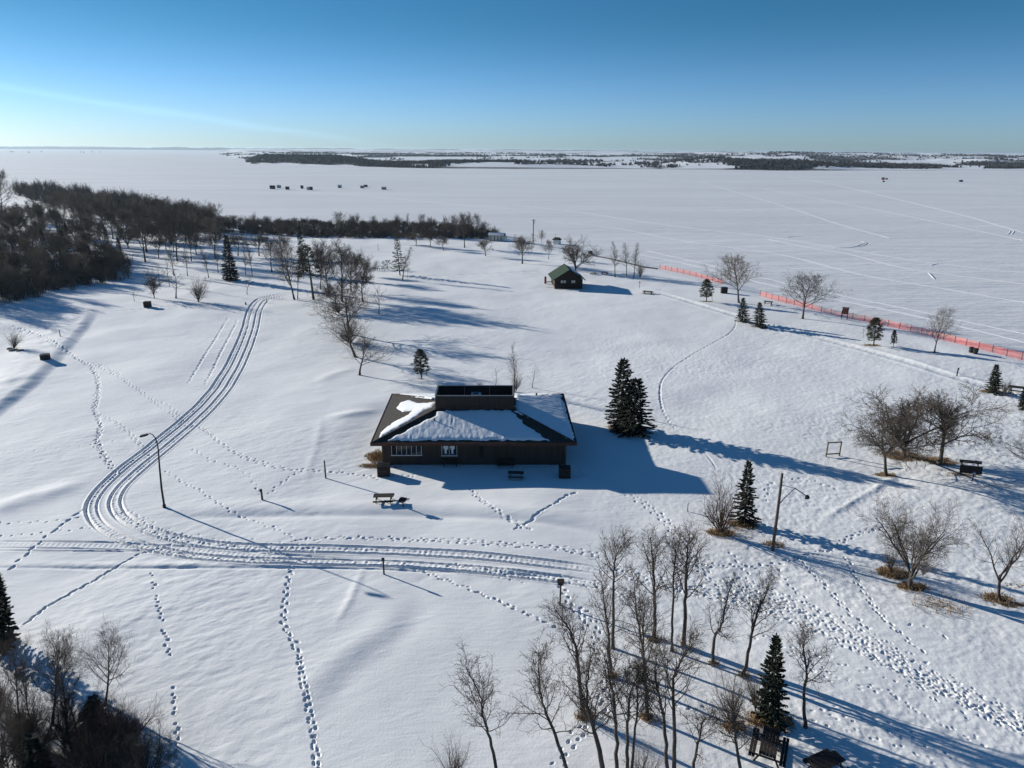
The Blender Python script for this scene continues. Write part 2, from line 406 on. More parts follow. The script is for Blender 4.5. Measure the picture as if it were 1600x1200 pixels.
along([(560, 575), (520, 585), (495, 600)], 4.0, lambda o, a, X, Y, f: f*0.10*np.exp(-(o/1.2)**2))
# snow pad, path edge and island on the right
along([(1274, 824), (1330, 790), (1385, 757), (1430, 730)], 3.5, lambda o, a, X, Y, f: f*(0.07*np.exp(-((o-.35)/.35)**2)-0.05*np.exp(-((o+.5)/.9)**2)))
along([(1430, 730), (1480, 742), (1540, 760), (1640, 790)], 3.0, lambda o, a, X, Y, f: f*(0.07*np.exp(-((o-.4)/.4)**2)-0.06*np.exp(-((o+.35)/.5)**2)))
along([(1425, 925), (1450, 950), (1500, 984)], 1.6, lambda o, a, X, Y, f: f*(0.04*np.exp(-((o-.3)/.35)**2)-0.03*np.exp(-((o+.3)/.3)**2)))
along([(1010, 452), (1080, 472), (1140, 490), (1200, 508), (1300, 533), (1400, 560), (1480, 585), (1560, 610), (1650, 640)], 3.0,
      lambda o, a, X, Y, f: f*(-0.12*np.exp(-((o)/1.0)**4)+0.08*np.exp(-((np.abs(o)-1.5)/.5)**2)+0.05*fbm(X/.7, Y/.7, 51, 2)*np.exp(-(o/1.3)**4)))
along([(640, 433), (720, 430), (800, 426), (880, 423)], 2.0, lambda o, a, X, Y, f: f*groove(o, 0, .45, .18))
along([(130, 487), (200, 485), (280, 478), (340, 472)], 2.0, lambda o, a, X, Y, f: f*groove(o, 0, .3, .12))
# sled trail
def sled(o, a, X, Y, f):
    z = groove(o, -1.5, .13, .19)+groove(o, -.62, .10, .13)+groove(o, .40, .12, .16)+groove(o, 1.35, .12, .16)
    tread = fbm(X/0.22, Y/0.22, 61, 2)+0.22*np.sin(a*2*math.pi/0.45)*(1+2*fbm(X, Y, 62, 2))
    inside = np.exp(-((o-.95)/.42)**4)+np.exp(-((o+1.05)/.42)**4)
    return f*(z-0.05*np.exp(-((o+.08)/1.7)**6)+0.042*tread*inside)
along([(470, 455), (440, 461), (412, 468), (399, 484), (392, 512), (380, 545), (362, 582), (334, 622), (296, 660), (252, 697), (208, 732), (176, 762), (163, 788), (175, 812), (210, 832), (260, 848), (330, 860), (420, 865), (520, 867), (620, 870), (720, 876), (820, 886), (920, 899), (1000, 916)], 2.6, sled)
along([(-80, 851), (60, 851), (180, 853), (300, 859), (400, 868), (520, 876), (640, 880)], 1.6,
      lambda o, a, X, Y, f: f*(groove(o, -.55, .09, .09)+groove(o, .5, .09, .09)-.03*np.exp(-(o/.7)**4)+.012*np.sin(a*14)*np.exp(-(o/.25)**4)))
along([(-80, 860), (80, 861), (200, 862), (320, 868), (450, 876)], 1.2, lambda o, a, X, Y, f: f*(groove(o, 0, .09, .08)))
# footprints
prints([(-40, 500), (40, 518), (95, 545), (118, 560), (141, 575), (150, 600), (148, 622), (143, 642), (152, 665), (148, 690), (157, 712), (168, 728), (180, 742)], lanes=4, spread=.45, gap=.6, dep=.13)
prints([(150, 567), (200, 595), (262, 637), (292, 660), (322, 672), (365, 705), (430, 728), (465, 735)], lanes=2, spread=.5, gap=.65)
prints([(465, 735), (510, 737), (560, 742), (590, 748), (620, 745), (660, 743)], lanes=2, spread=.3, gap=.6)
prints([(465, 735), (440, 755), (415, 775)], gap=.6)
prints([(155, 648), (195, 672), (225, 705), (232, 722)], lanes=2, spread=.2, gap=.7)
prints([(-30, 712), (60, 703), (140, 695), (210, 686), (300, 680)], gap=1.1, dep=.07)
prints([(-30, 818), (70, 815), (145, 808)], gap=.8)
prints([(-30, 840), (80, 832), (172, 822)], gap=.8)
prints([(34, 978), (80, 945), (150, 905), (205, 872), (240, 858), (270, 850)], gap=.55, side=.04, L=.30, W=.10, dep=.16)
prints([(5, 897), (40, 868), (80, 832), (125, 800), (140, 792)], gap=1.0, side=.05, L=.34, W=.12, dep=.15)
prints([(237, 895), (243, 925), (251, 960), (262, 1010), (268, 1050), (272, 1085), (274, 1120), (277, 1160), (280, 1210)], gap=.42, side=.07, L=.12, W=.09, dep=.13, drop=.33)
prints([(460, 878), (450, 905), (444, 950), (443, 975), (455, 1000), (468, 1030), (470, 1060), (478, 1090), (486, 1130), (490, 1165), (494, 1215)], gap=.5, side=.12, L=.145, W=.085, dep=.12, lanes=2, spread=.07)
prints([(258, 735), (290, 755), (310, 765), (340, 787), (372, 805), (400, 815), (445, 832), (462, 840)], gap=.6)
prints([(300, 700), (330, 720), (380, 735), (410, 775)], gap=.7, drop=.2)
prints([(462, 840), (560, 838), (660, 840), (760, 846), (860, 852), (940, 866)], lanes=3, spread=.5, gap=.7)
prints([(640, 890), (690, 908), (730, 925), (790, 950), (850, 975), (905, 1000)], lanes=2, spread=.6, gap=.7)
prints([(735, 765), (750, 782), (775, 800), (800, 815), (830, 830)], lanes=2, spread=.3, gap=.6)
prints([(800, 828), (830, 812), (855, 795), (880, 778), (900, 769)], gap=.55, side=.05, L=.28, W=.11, dep=.15)
prints([(860, 725), (905, 740), (960, 760), (1010, 790), (1050, 830), (1085, 880), (1120, 920)], lanes=2, spread=.5, gap=.65)
prints([(1060, 882), (1120, 884), (1190, 884), (1290, 860), (1330, 838), (1385, 822)], gap=.6, lanes=2, spread=.15)
prints([(1140, 862), (1160, 885), (1175, 910), (1190, 950)], gap=.6)
prints([(1205, 880), (1235, 915), (1275, 950), (1310, 975)], gap=.6)
prints([(1245, 870), (1285, 910), (1325, 955), (1360, 985)], gap=.55, lanes=2, spread=.1)
prints([(1322, 872), (1340, 910), (1370, 955), (1400, 985), (1440, 1020)], gap=.6, lanes=2, spread=.15)
prints([(1400, 985), (1440, 975), (1480, 1000)], gap=1.2)
prints([(1195, 785), (1205, 755), (1230, 748), (1270, 752), (1310, 765)], gap=.7)
prints([(905, 945), (925, 970), (935, 1010), (950, 1050), (945, 1080), (935, 1110), (900, 1150), (880, 1180), (860, 1210)], gap=.6, lanes=2, spread=.3)
prints([(875, 915), (890, 945), (905, 960), (915, 985)], gap=.5, lanes=2, spread=.3)
prints([(1120, 1105), (1050, 1106), (985, 1108)], gap=.9)
# animal trail across the open slope
along([(1142, 492), (1150, 505), (1138, 522), (1110, 538), (1082, 554), (1055, 572), (1036, 592), (1031, 612), (1034, 635), (1043, 655), (1055, 672)], 1.5, lambda o, a, X, Y, f: f*groove(o, 0, .11, .06))
along([(1095, 702), (1110, 718), (1123, 738)], 1.2, lambda o, a, X, Y, f: f*groove(o, 0, .10, .05))
prints([(1031, 600), (1034, 635), (1043, 655), (1055, 672)], gap=.6)
# two dotted rows of the buried garden bed
for row in ([(356, 497), (335, 532), (313, 567), (291, 603)], [(372, 499), (355, 532), (338, 566), (320, 602)]):
    prints(row, gap=1.5, side=.05, L=.35, W=.16, dep=.07)
    along(row, 1.6, lambda o, a, X, Y, f: f*groove(o, 0, .16, .03))
for k in range(7):
    t_ = (k+.5)/7; along([(356-65*t_, 497+106*t_), (372-52*t_, 499+103*t_)], 1.0, lambda o, a, X, Y, f: f*groove(o, 0, .3, .10))
along([(288, 605), (305, 605), (325, 604)], 1.2, lambda o, a, X, Y, f: f*groove(o, 0, .2, .12))
# trampled road to the right
for c_, sp, ln in (([(940, 885), (1010, 905), (1110, 925), (1200, 948), (1300, 985), (1400, 1035), (1500, 1085), (1640, 1150)], .9, 11),
                   ([(1130, 905), (1210, 930), (1290, 965), (1360, 1000), (1450, 1050), (1540, 1100), (1640, 1150)], .7, 9),
                   ([(250, 838), (320, 848), (400, 856), (500, 856)], .9, 6), ([(185, 800), (215, 812), (240, 828), (300, 845)], .7, 6),
                   ([(1240, 1015), (1300, 1040), (1400, 1070), (1470, 1110), (1560, 1150)], 1.2, 3),
                   ([(1170, 985), (1250, 1010), (1320, 1060)], 1.0, 2),
                   ([(1250, 1105), (1330, 1125), (1420, 1160), (1500, 1200)], 1.0, 3),
                   ([(700, 884), (800, 897), (900, 910), (980, 930)], .5, 4)):
    prints(c_, lanes=int(ln*1.3), spread=sp, gap=.62, L=.112, W=.066, dep=.066, jit=.13)
# old rough snow in the grove and on the right
RR = sstep(0.0, 1.0, np.clip((GX-4)/14.0, 0, 1))*np.clip((150-GY)/60.0, 0, 1)*LK
GH += RR*0.04*fbm(GX/0.40, GY/0.45, 71, 2)*(0.5+np.clip(fbm(GX/8, GY/8, 72, 2)+.3, 0, 1))
# where grass shows: fine speckle on the right, patches under trees and walls
GG += 0.30*RR*np.clip(0.75+fbm(GX/11, GY/11, 81, 3), 0, 1.3)*sstep(8, 30, GX)
def grass(x, y, rx, ry, amt, px=True):
    p = at(x, y) if px else (x, y)
    a, b = win(p[0], p[1], max(rx, ry)*1.8)
    X, Y = GX[a, b]-p[0], GY[a, b]-p[1]
    q = np.sqrt((X/rx)**2+(Y/ry)**2)+0.5*fbm(X/1.1, Y/1.1, 90, 3)
    GG[a, b] = np.maximum(GG[a, b], amt*np.clip(1.35-q, 0, 1)**.7)
for g_ in ((967, 668, 1.6, 1.8, 1.0), (980, 672, 2.4, 1.4, .9), (1412, 712, 3.0, 2.0, 1.0), (1468, 720, 2.4, 1.7, 1.0), (1385, 742, 1.6, 1.0, .9), (1440, 715, 4, 1.6, .7),
           (1505, 742, 2.5, 1.0, .8), (1395, 895, 1.7, 1.3, 1.0), (1425, 916, 1.6, .9, 1.0), (1470, 945, 2.6, 2.2, .62), (1560, 935, 1.7, 1.2, .9), (1590, 945, 2.2, .8, .8),
           (1127, 832, 1.6, 1.0, 1.0), (1160, 818, 1.8, 1.2, .95), (1150, 835, 3.5, 2.0, .6), (1210, 850, 1.6, 1.0, .75), (588, 712, 1.6, 1.8, 1.0), (585, 728, 2.2, .9, .9), (620, 730, 2.0, .8, .6),
           (1362, 539, 2.0, 1.0, .9), (1105, 471, 2.2, 1.1, .95), (1460, 551, 1.2, .8, .8), (1254, 498, 1.4, .8, .7), (1553, 612, 2.6, 1.3, .95), (1570, 618, 2, 1, .7), (860, 449, 2.2, .8, .8),
           (361, 438, 2.4, 1.2, .9), (23, 545, 2.0, 1.2, .7), (1205, 1125, 2.0, 1.4, .9), (1146, 1135, 1.0, .7, .9), (912, 1120, .7, .5, .9), (1012, 1120, .7, .5, .9), (956, 1056, .7, .5, .8), (1022, 1000, .7, .5, .9),
           (1114, 1036, .6, .4, .8), (1162, 1055, .6, .4, .8), (1069, 1008, .6, .4, .7), (562, 586, 1.0, .6, .6), (658, 592, .9, .6, .7), (1570, 640, 3, 1.5, .6), (1200, 1165, 2.4, 1.5, .6), (1480, 735, 3, 1, .6), (1560, 760, 4, .8, .6), (1595, 915, 3, 1.2, .6)):
    grass(*g_)
V = np.stack([GX, GY, GH], -1).reshape(-1, 3)
idx = np.arange(NR*NC, dtype=np.int32).reshape(NR, NC)
Q = np.stack([idx[:-1, :-1], idx[:-1, 1:], idx[1:, 1:], idx[1:, :-1]], -1).reshape(-1, 4)
zq = GH.ravel()[Q].max(1); Q = Q[zq > LAKE_Z-0.6]                # nothing of the land sheet is kept deep under the ice
ground = np_mesh('snow_ground', V, Q, M['snow']); ground['kind'] = 'structure'
ga = ground.data.attributes.new('grass', 'FLOAT', 'POINT'); ga.data.foreach_set('value', np.ascontiguousarray(GG, np.float32).ravel())
del V, Q, idx, AX, AY, SX, SY
print('ground', NR, NC, round(time.time()-T0, 1))

# ---------------------------------------------------------------- frozen lake and the tracks over it
lk = MB(); lk.add([(-40000, -200, LAKE_Z), (40000, -200, LAKE_Z), (40000, 42000, LAKE_Z), (-40000, 42000, LAKE_Z)], [(0, 1, 2, 3)])
lake = lk.build('frozen_lake', M['lake']); lake['kind'] = 'structure'
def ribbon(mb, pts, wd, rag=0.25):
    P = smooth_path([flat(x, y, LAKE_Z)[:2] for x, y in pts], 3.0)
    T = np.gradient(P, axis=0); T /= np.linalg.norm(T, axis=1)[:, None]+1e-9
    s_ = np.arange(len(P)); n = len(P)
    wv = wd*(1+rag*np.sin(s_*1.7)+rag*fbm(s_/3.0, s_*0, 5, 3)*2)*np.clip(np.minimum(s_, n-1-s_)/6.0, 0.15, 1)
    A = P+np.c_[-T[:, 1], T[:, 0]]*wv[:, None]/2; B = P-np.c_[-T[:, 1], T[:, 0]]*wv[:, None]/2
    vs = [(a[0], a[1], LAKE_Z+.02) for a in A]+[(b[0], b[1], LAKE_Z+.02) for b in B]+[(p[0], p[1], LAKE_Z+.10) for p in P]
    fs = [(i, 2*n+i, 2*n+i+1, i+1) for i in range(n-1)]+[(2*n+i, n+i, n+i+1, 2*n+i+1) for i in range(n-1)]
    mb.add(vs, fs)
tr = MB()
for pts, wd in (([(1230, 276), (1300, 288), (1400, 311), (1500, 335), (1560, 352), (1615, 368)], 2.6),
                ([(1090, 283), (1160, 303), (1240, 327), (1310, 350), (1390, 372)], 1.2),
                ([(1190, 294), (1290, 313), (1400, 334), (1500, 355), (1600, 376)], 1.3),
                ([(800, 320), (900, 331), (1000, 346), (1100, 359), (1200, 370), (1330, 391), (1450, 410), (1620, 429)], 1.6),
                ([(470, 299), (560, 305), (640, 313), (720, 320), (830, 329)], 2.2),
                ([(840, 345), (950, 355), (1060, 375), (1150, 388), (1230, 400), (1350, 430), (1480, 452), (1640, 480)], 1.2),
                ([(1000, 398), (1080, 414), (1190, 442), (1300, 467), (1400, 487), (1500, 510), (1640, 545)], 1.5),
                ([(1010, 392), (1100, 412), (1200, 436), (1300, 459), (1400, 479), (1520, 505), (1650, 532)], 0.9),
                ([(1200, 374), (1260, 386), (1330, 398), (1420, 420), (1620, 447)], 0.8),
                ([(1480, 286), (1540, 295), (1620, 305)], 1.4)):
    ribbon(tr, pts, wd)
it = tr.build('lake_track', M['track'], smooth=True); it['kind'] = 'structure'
# dug arcs where sleds turned: low ridges of churned snow
rd = MB()
def ridge(pts, wd, ht):
    P = smooth_path([flat(x, y, LAKE_Z)[:2] for x, y in pts], 0.8); n = len(P)
    T = np.gradient(P, axis=0); T /= np.linalg.norm(T, axis=1)[:, None]+1e-9; Nn = np.c_[-T[:, 1], T[:, 0]]
    k = np.clip(np.minimum(np.arange(n), n-1-np.arange(n))/4.0, 0, 1)
    vs = []
    for o_, z in ((-.5, 0), (-.2, .8), (.1, 1), (.5, 0)):
        vs += [(p[0]+q[0]*wd*o_, p[1]+q[1]*wd*o_, LAKE_Z-.02+ht*z*kk) for p, q, kk in zip(P, Nn, k)]
    rd.add(vs, [(r*n+i, r*n+i+1, (r+1)*n+i+1, (r+1)*n+i) for r in range(3) for i in range(n-1)])
for pts in ([(1228, 372), (1238, 370), (1262, 370)], [(1300, 388), (1330, 386.5), (1345, 382), (1351, 379), (1342, 376)], [(1335, 386), (1348, 384), (1354, 380), (1349, 377)],
            [(1453, 416), (1460, 413), (1480, 411)], [(1573, 367), (1577, 364), (1579, 360)], [(1580, 367), (1583, 364), (1585, 360)], [(1340, 413), (1372, 413)], [(1215, 407), (1242, 407.5)],
            [(1005, 361), (1025, 360)], [(1055, 381), (1080, 381)], [(1450, 425), (1462, 438)]):
    ridge(pts, 0.8, .14)
ar = rd.build('lake_ridge', M['lake'], smooth=True); ar['kind'] = 'structure'
# ---------------------------------------------------------------- trees
def nrm(v): return v/(np.linalg.norm(v)+1e-12)
def grow_tree(seed, spec, L, r, d0=(0, 0, 1), path=None):
    """chains (level, points, radii) of a bare tree; spec gives every level's branching"""
    g = np.random.default_rng(seed); chains = []
    def grow(p, d, L, r, lv, pts=None):
        S = spec[lv]
        if pts is None:
            n = S['seg']; pts = [p]
            for i in range(n):
                d = nrm(d+g.normal(0, S['wob'], 3)+np.array([0, 0, S['trop']])); p = p+d*(L/n); pts.append(p)
            pts = np.array(pts)
        n = len(pts)-1; t = np.linspace(0, 1, n+1)
        rad = np.maximum(r*(1-(1-S['tip'])*t**S.get('tp', 1.0)), 0.006)
        if lv == 0: rad[0] *= 1.35
        chains.append((lv, pts, rad))
        if lv+1 >= len(spec): return
        C = spec[lv+1]; k = C['n'] if lv == 0 else max(1, int(round(C['n']*g.uniform(.7, 1.3))))
        az = g.uniform(0, 6.28)
        for j in range(k):
            tt = C['t0']+(1-C['t0'])*((j+g.uniform(.1, .9))/k)**C.get('pw', 1.0); tt = min(tt, .995)
            f = tt*n; i = min(int(f), n-1); q = pts[i]+(pts[i+1]-pts[i])*(f-i)
            tan = nrm(pts[i+1]-pts[i]); az += 2.4+g.normal(0, .5)
            a = nrm(np.cross(tan, [0.3, 0.2, 1.0] if abs(tan[2]) < .9 else [1, 0, .1])); b = np.cross(tan, a)
            ang = math.radians(C['ang']+g.normal(0, C.get('angv', 10)))*(1-C.get('close', 0)*tt)
            dd = nrm(tan*math.cos(ang)+(a*math.cos(az)+b*math.sin(az))*math.sin(ang))
            LL = L*C['len']*C['shape'](tt)*g.uniform(.7, 1.2)
            rr = max(.007, min(np.interp(tt, t, rad)*C['rr'], .085*LL))
            grow(q, dd, LL, rr, lv+1)
    grow(np.zeros(3), nrm(np.array(d0, float)), L, r, 0, path)
    return chains
def chains_mesh(ch, sides):
    VV = []; QQ = []; k0 = 0
    for lv, P, R in ch:
        n = len(P); k = sides[min(lv, len(sides)-1)]
        D = np.empty_like(P); D[1:-1] = P[2:]-P[:-2]; D[0] = P[1]-P[0]; D[-1] = P[-1]-P[-2]
        D /= np.linalg.norm(D, axis=1)[:, None]+1e-12
        ref = np.array([1.0, 0, 0]) if abs(D[0][2]) > .8 else np.array([0, 0, 1.0])
        A = np.cross(D, ref); A /= np.linalg.norm(A, axis=1)[:, None]+1e-9; B = np.cross(D, A)
        th = np.arange(k)*2*math.pi/k
        V = P[:, None, :]+R[:, None, None]*(A[:, None, :]*np.cos(th)[None, :, None]+B[:, None, :]*np.sin(th)[None, :, None])
        VV.append(V.reshape(-1, 3)); i = np.arange((n-1)*k).reshape(n-1, k); j = np.roll(i, -1, 1)
        QQ.append(np.stack([i, j, j+k, i+k], -1).reshape(-1, 4)+k0); k0 += n*k
    return np.vstack(VV), np.vstack(QQ)
one = lambda t: 1.0
def lvl(n, t0, ang, ln, rr, seg=3, wob=.12, trop=.05, tip=.3, shape=one, **kw):
    return dict(n=n, t0=t0, ang=ang, len=ln, rr=rr, seg=seg, wob=wob, trop=trop, tip=tip, shape=shape, **kw)
SPEC = {
    # tall slim poplar: leader to the top, short steep branches
    'slim': [lvl(0, 0, 0, 1, 1, seg=12, wob=.05, trop=.04, tip=.12), lvl(26, .28, 48, .27, .5, seg=5, wob=.12, trop=.09, shape=lambda t: 1.15-.85*t, close=.25),
             lvl(8, .15, 42, .42, .55, seg=3, wob=.16), lvl(4, .2, 40, .5, .6, seg=2, wob=.2)],
    # ash-like lawn tree: short trunk, ascending limbs, oval crown
    'round': [lvl(0, 0, 0, 1, 1, seg=8, wob=.06, trop=.05, tip=.2), lvl(16, .26, 52, .66, .62, seg=6, wob=.10, trop=.11, shape=lambda t: 1.1-.75*t, close=.35),
              lvl(10, .22, 42, .45, .55, seg=4, wob=.14, trop=.05), lvl(8, .15, 40, .42, .55, seg=3, wob=.16), lvl(3, .3, 35, .5, .7, seg=2, wob=.2)],
    # low wide crown on a short bole
    'spread': [lvl(0, 0, 0, 1, 1, seg=5, wob=.10, trop=.04, tip=.45), lvl(8, .42, 60, 1.0, .66, seg=6, wob=.14, trop=.07, shape=lambda t: 1.15-.5*t, close=.4),
               lvl(10, .22, 48, .46, .6, seg=4, wob=.18, trop=.05), lvl(9, .15, 45, .45, .55, seg=3, wob=.2), lvl(6, .2, 40, .5, .65, seg=2, wob=.22)],
    # several stems from the foot, dense fine top
    'vase': [lvl(0, 0, 0, .2, 1, seg=2, wob=.05, tip=.9), lvl(8, .35, 36, 2.9, .72, seg=8, wob=.10, trop=.03, angv=12, shape=lambda t: .85+.3*t),
             lvl(11, .28, 42, .40, .5, seg=4, wob=.15, trop=.06), lvl(9, .15, 42, .45, .55, seg=3, wob=.18), lvl(6, .2, 38, .5, .65, seg=2, wob=.2)],
    # forked trunk, few long limbs
    'fork': [lvl(0, 0, 0, 1, 1, seg=4, wob=.06, trop=.03, tip=.7), lvl(4, .6, 36, 2.3, .75, seg=8, wob=.13, trop=.05, angv=6), lvl(13, .2, 44, .36, .5, seg=5, wob=.16, trop=.06),
             lvl(7, .2, 42, .42, .55, seg=3, wob=.2), lvl(3, .2, 40, .45, .6, seg=2, wob=.2)],
    'shrub': [lvl(0, 0, 0, .06, 1, seg=1, wob=.02, tip=.95), lvl(22, .1, 26, 11, .5, seg=6, wob=.09, trop=.02, angv=14, shape=lambda t: .7+.4*t),
              lvl(9, .2, 34, .42, .55, seg=3, wob=.14, trop=.05), lvl(5, .2, 36, .45, .6, seg=2, wob=.2)],
    'sapling': [lvl(0, 0, 0, 1, 1, seg=7, wob=.07, trop=.04, tip=.15), lvl(12, .3, 40, .38, .5, seg=4, wob=.12, trop=.06, shape=lambda t: 1.1-.7*t), lvl(5, .2, 40, .45, .6, seg=2, wob=.18)],
}
PARK = Vector((0, 0, 0)); PROTO = {}
def reg(kind, root, h, wdt): PROTO.setdefault(kind, []).append([root, h, wdt, False])
def bare_proto(kind, seed, L, r, bark='bark', twig='twig', sc_=1.0):
    ch = grow_tree(seed, SPEC[kind], L, r)
    ext = np.vstack([c[1] for c in ch]); h = np.percentile(ext[:, 2], 99.8)
    wd = np.percentile(np.abs(ext[:, 0]), 98)+np.percentile(np.abs(ext[:, 1]), 98)
    nm = 'bare_shrub' if kind == 'shrub' else 'bare_tree'
    cut = 1 if kind in ('slim', 'round', 'sapling') else 2
    for far in (0, 1, 2):
        root = thing(nm, 'x', 'shrub' if kind == 'shrub' else 'tree')
        V, Q = chains_mesh([c for c in ch if c[0] < cut], (7, 5, 4)); np_mesh('stems' if kind == 'shrub' else 'trunk', V, Q, M[bark], root)
        # far and mid copies: thicker twigs stand in for finer ones not modelled
        V, Q = chains_mesh([(c[0], c[1], c[2]*(1, 1.15, 1.05)[far]+(0, .008, .0030)[far]) for c in ch if c[0] >= cut], (5, 4, 3, 3, 3)); np_mesh('twigs' if kind == 'shrub' else 'crown', V, Q, M[twig], root)
        reg((kind if twig == 'twig' else kind+'_'+twig)+('', '_far', '_mid')[far], root, h, wd)
for s_ in range(3): bare_proto('slim', 10+s_, 10, .13)
for s_ in range(3): bare_proto('round', 20+s_, 9, .17)
for s_ in range(2): bare_proto('round', 26+s_, 9, .17, 'bark_grey', 'twig_tan')
for s_ in range(2): bare_proto('spread', 30+s_, 4.2, .17, 'bark', 'twig')
for s_ in range(2): bare_proto('spread', 34+s_, 4.2, .17, 'bark_grey', 'twig_tan')
for s_ in range(2): bare_proto('vase', 40+s_, 1.4, .13)
bare_proto('fork', 47, 2.4, .17)
for s_ in range(2): bare_proto('shrub', 50+s_, .35, .10)
for s_ in range(1): bare_proto('shrub', 55+s_, .35, .10, 'bark', 'twig_tan')
for s_ in range(1): bare_proto('shrub', 58+s_, .35, .10, 'bark', 'twig_red')
for s_ in range(2): bare_proto('sapling', 60+s_, 4, .05, 'bark', 'twig')
for s_ in range(1): bare_proto('sapling', 64+s_, 4, .05, 'bark_grey', 'twig_tan')

def quads_dir(P, D, Lq, Wq, g, roll=None):
    """flat needle sprays: one quad per position, along D, random roll"""
    n = len(P); D = D/(np.linalg.norm(D, axis=1)[:, None]+1e-9)
    R = g.normal(0, 1, (n, 3)) if roll is None else roll
    S = np.cross(D, R); S /= np.linalg.norm(S, axis=1)[:, None]+1e-9
    Lq = np.broadcast_to(Lq, (n,))[:, None]; Wq = np.broadcast_to(Wq, (n,))[:, None]
    a = P-S*Wq*.35; b = P+S*Wq*.35; m1 = P+D*Lq*.55+S*Wq*.5; m2 = P+D*Lq*.55-S*Wq*.5; e = P+D*Lq
    V = np.stack([a, b, m1, m2, m2, m1, e+S*Wq*.12, e-S*Wq*.12], 1).reshape(-1, 3)
    k = np.arange(n)[:, None]*8
    return V, np.vstack([k+[0, 1, 2, 3], k+[4, 5, 6, 7]])
def conifer_proto(kind, seed, H=10.0, Rb=2.3, bare=.05, pw=.85, gap=.24, irregular=0.26, matn='spruce'):
    g = np.random.default_rng(seed); P = []; D = []; LL = []; WW = []; RO = []
    tr_ = MB(); tr_.tube([(0, 0, -.3), (0, 0, H*.5), (g.normal(0, .03), g.normal(0, .03), H*.97)], [.018*H, .010*H, .002*H], 7)
    z = bare*H
    lob = g.uniform(0, 6.28, 3)
    while z < H*.985:
        f = 1-z/H; nb = max(4, int(5+6*f)); a0 = g.uniform(0, 6.28)
        for k in range(nb):
            az = a0+k*6.283/nb+g.normal(0, .18)
            if g.random() < .05: continue
            Lb = Rb*(f**pw)*(1-irregular*g.random()*1.6)*(1+.10*math.sin(az*2+lob[0])+.08*math.sin(az*3+lob[1]))*(.55+.45*min(1, (z/H-bare+.05)/.12))+.10
            el = math.radians(-16*f+26*(1-f)**2.2+g.normal(0, 5))
            d = np.array([math.cos(az)*math.cos(el), math.sin(az)*math.cos(el), math.sin(el)])
            n = int(9+19*Lb); s = g.uniform(.12, 1, n)**.75
            sag = -0.16*Lb*(s*(1-s))*2
            pos = d*Lb*s[:, None]+np.c_[0*s, 0*s, z+sag]
            side = np.array([-math.sin(az), math.cos(az), 0]); sg = g.choice([-1, 1], n)
            spread = g.uniform(.25, .95, n)
            dr = d[None, :]+side[None, :]*(sg*spread)[:, None]+np.c_[0*s, 0*s, g.normal(-.10, .16, n)]
            P.append(pos); D.append(dr); LL.append((.20+.26*Lb/Rb*(1.15-s))*g.uniform(.8, 1.25, n)*(H/10)**.5); WW.append(g.uniform(.13, .21, n)*(H/10)**.5)
            RO.append(np.c_[g.normal(0, .5, n), g.normal(0, .5, n), np.ones(n)])
            # end of the bough
            P.append(np.array([d*Lb*.80+[0, 0, z]])); D.append(d[None]+[0, 0, .12]); LL.append(np.array([.42])); WW.append(np.array([.16])); RO.append(np.array([[0, 0, 1.0]]))
        z += gap*(.55+.6*f)*(H/10)
    P.append(np.array([[0, 0, H*.95]])); D.append(np.array([[0, 0, 1.0]])); LL.append(np.array([.06*H])); WW.append(np.array([.12])); RO.append(np.array([[1.0, 0, 0]]))
    V, Q = quads_dir(np.vstack(P), np.vstack(D), np.concatenate(LL), np.concatenate(WW), g, np.vstack(RO))
    root = thing('spruce_tree', 'x', 'tree'); tr_.build('trunk', M['bark'], root, True); np_mesh('crown', V, Q, M[matn], root, smooth=False)
    reg(kind, root, H, Rb*2*.95); return root
def pine_proto(kind, seed, H=10.0, Rb=2.4, bare=.20, ncl=120, matn='pine', trunks=1):
    g = np.random.default_rng(seed); V_ = []; Q_ = []; k0 = 0
    tr_ = MB()
    for t in range(trunks): tr_.tube([(t*.45, t*.2, -.3), (t*.3, t*.1, H*.5), (0, 0, H*.93)], [.019*H, .012*H, .003*H], 7)
    for c in range(ncl):
        zf = bare+(1-bare)*((c+g.random())/ncl); pro = math.sin(min(1, (1-zf)/(1-bare)*1.15+.06)*math.pi*.62)**.8
        az = c*2.4+g.normal(0, .4); rr = Rb*pro*g.uniform(.35, 1.0); z = zf*H
        ctr = np.array([math.cos(az)*rr, math.sin(az)*rr, z+.12*rr])
        tr_.tube([(0, 0, z-.15*rr), tuple(ctr)], [.035, .012], 4, False)
        n = 54; dr = g.normal(0, 1, (n, 3))+np.array([math.cos(az)*.7, math.sin(az)*.7, .7])
        off = g.normal(0, .16, (n, 3))*(H/10)*np.array([1.5, 1.5, .8])
        V, Q = quads_dir(ctr+off, dr, g.uniform(.22, .42, n)*(H/10)**.6, .085*(H/10)**.6, g)
        V_.append(V); Q_.append(Q+k0); k0 += len(V)
    root = thing('pine_tree', 'x', 'tree'); tr_.build('trunk', M['bark'], root, True); np_mesh('crown', np.vstack(V_), np.vstack(Q_), M[matn], root, smooth=False)
    reg(kind, root, H, Rb*1.9); return root
for s_ in range(3): conifer_proto('spruce', 70+s_)
conifer_proto('blackspruce', 75, Rb=2.4, irregular=.42, gap=.36)
for s_ in range(2): conifer_proto('bigspruce', 77+s_, Rb=2.5, irregular=.30, gap=.30, pw=.48, bare=.02)
for s_ in range(2): pine_proto('pine', 80+s_)
pine_proto('clumppine', 85, H=10, Rb=1.7, bare=.42, ncl=34)
conifer_proto('sparsepine', 88, H=10, Rb=3.0, bare=.16, gap=.58, irregular=.4, matn='pine', pw=.7)
pine_proto('lowpine', 90, H=4, Rb=3.0, bare=.05, ncl=40)
print('protos', round(time.time()-T0, 1))
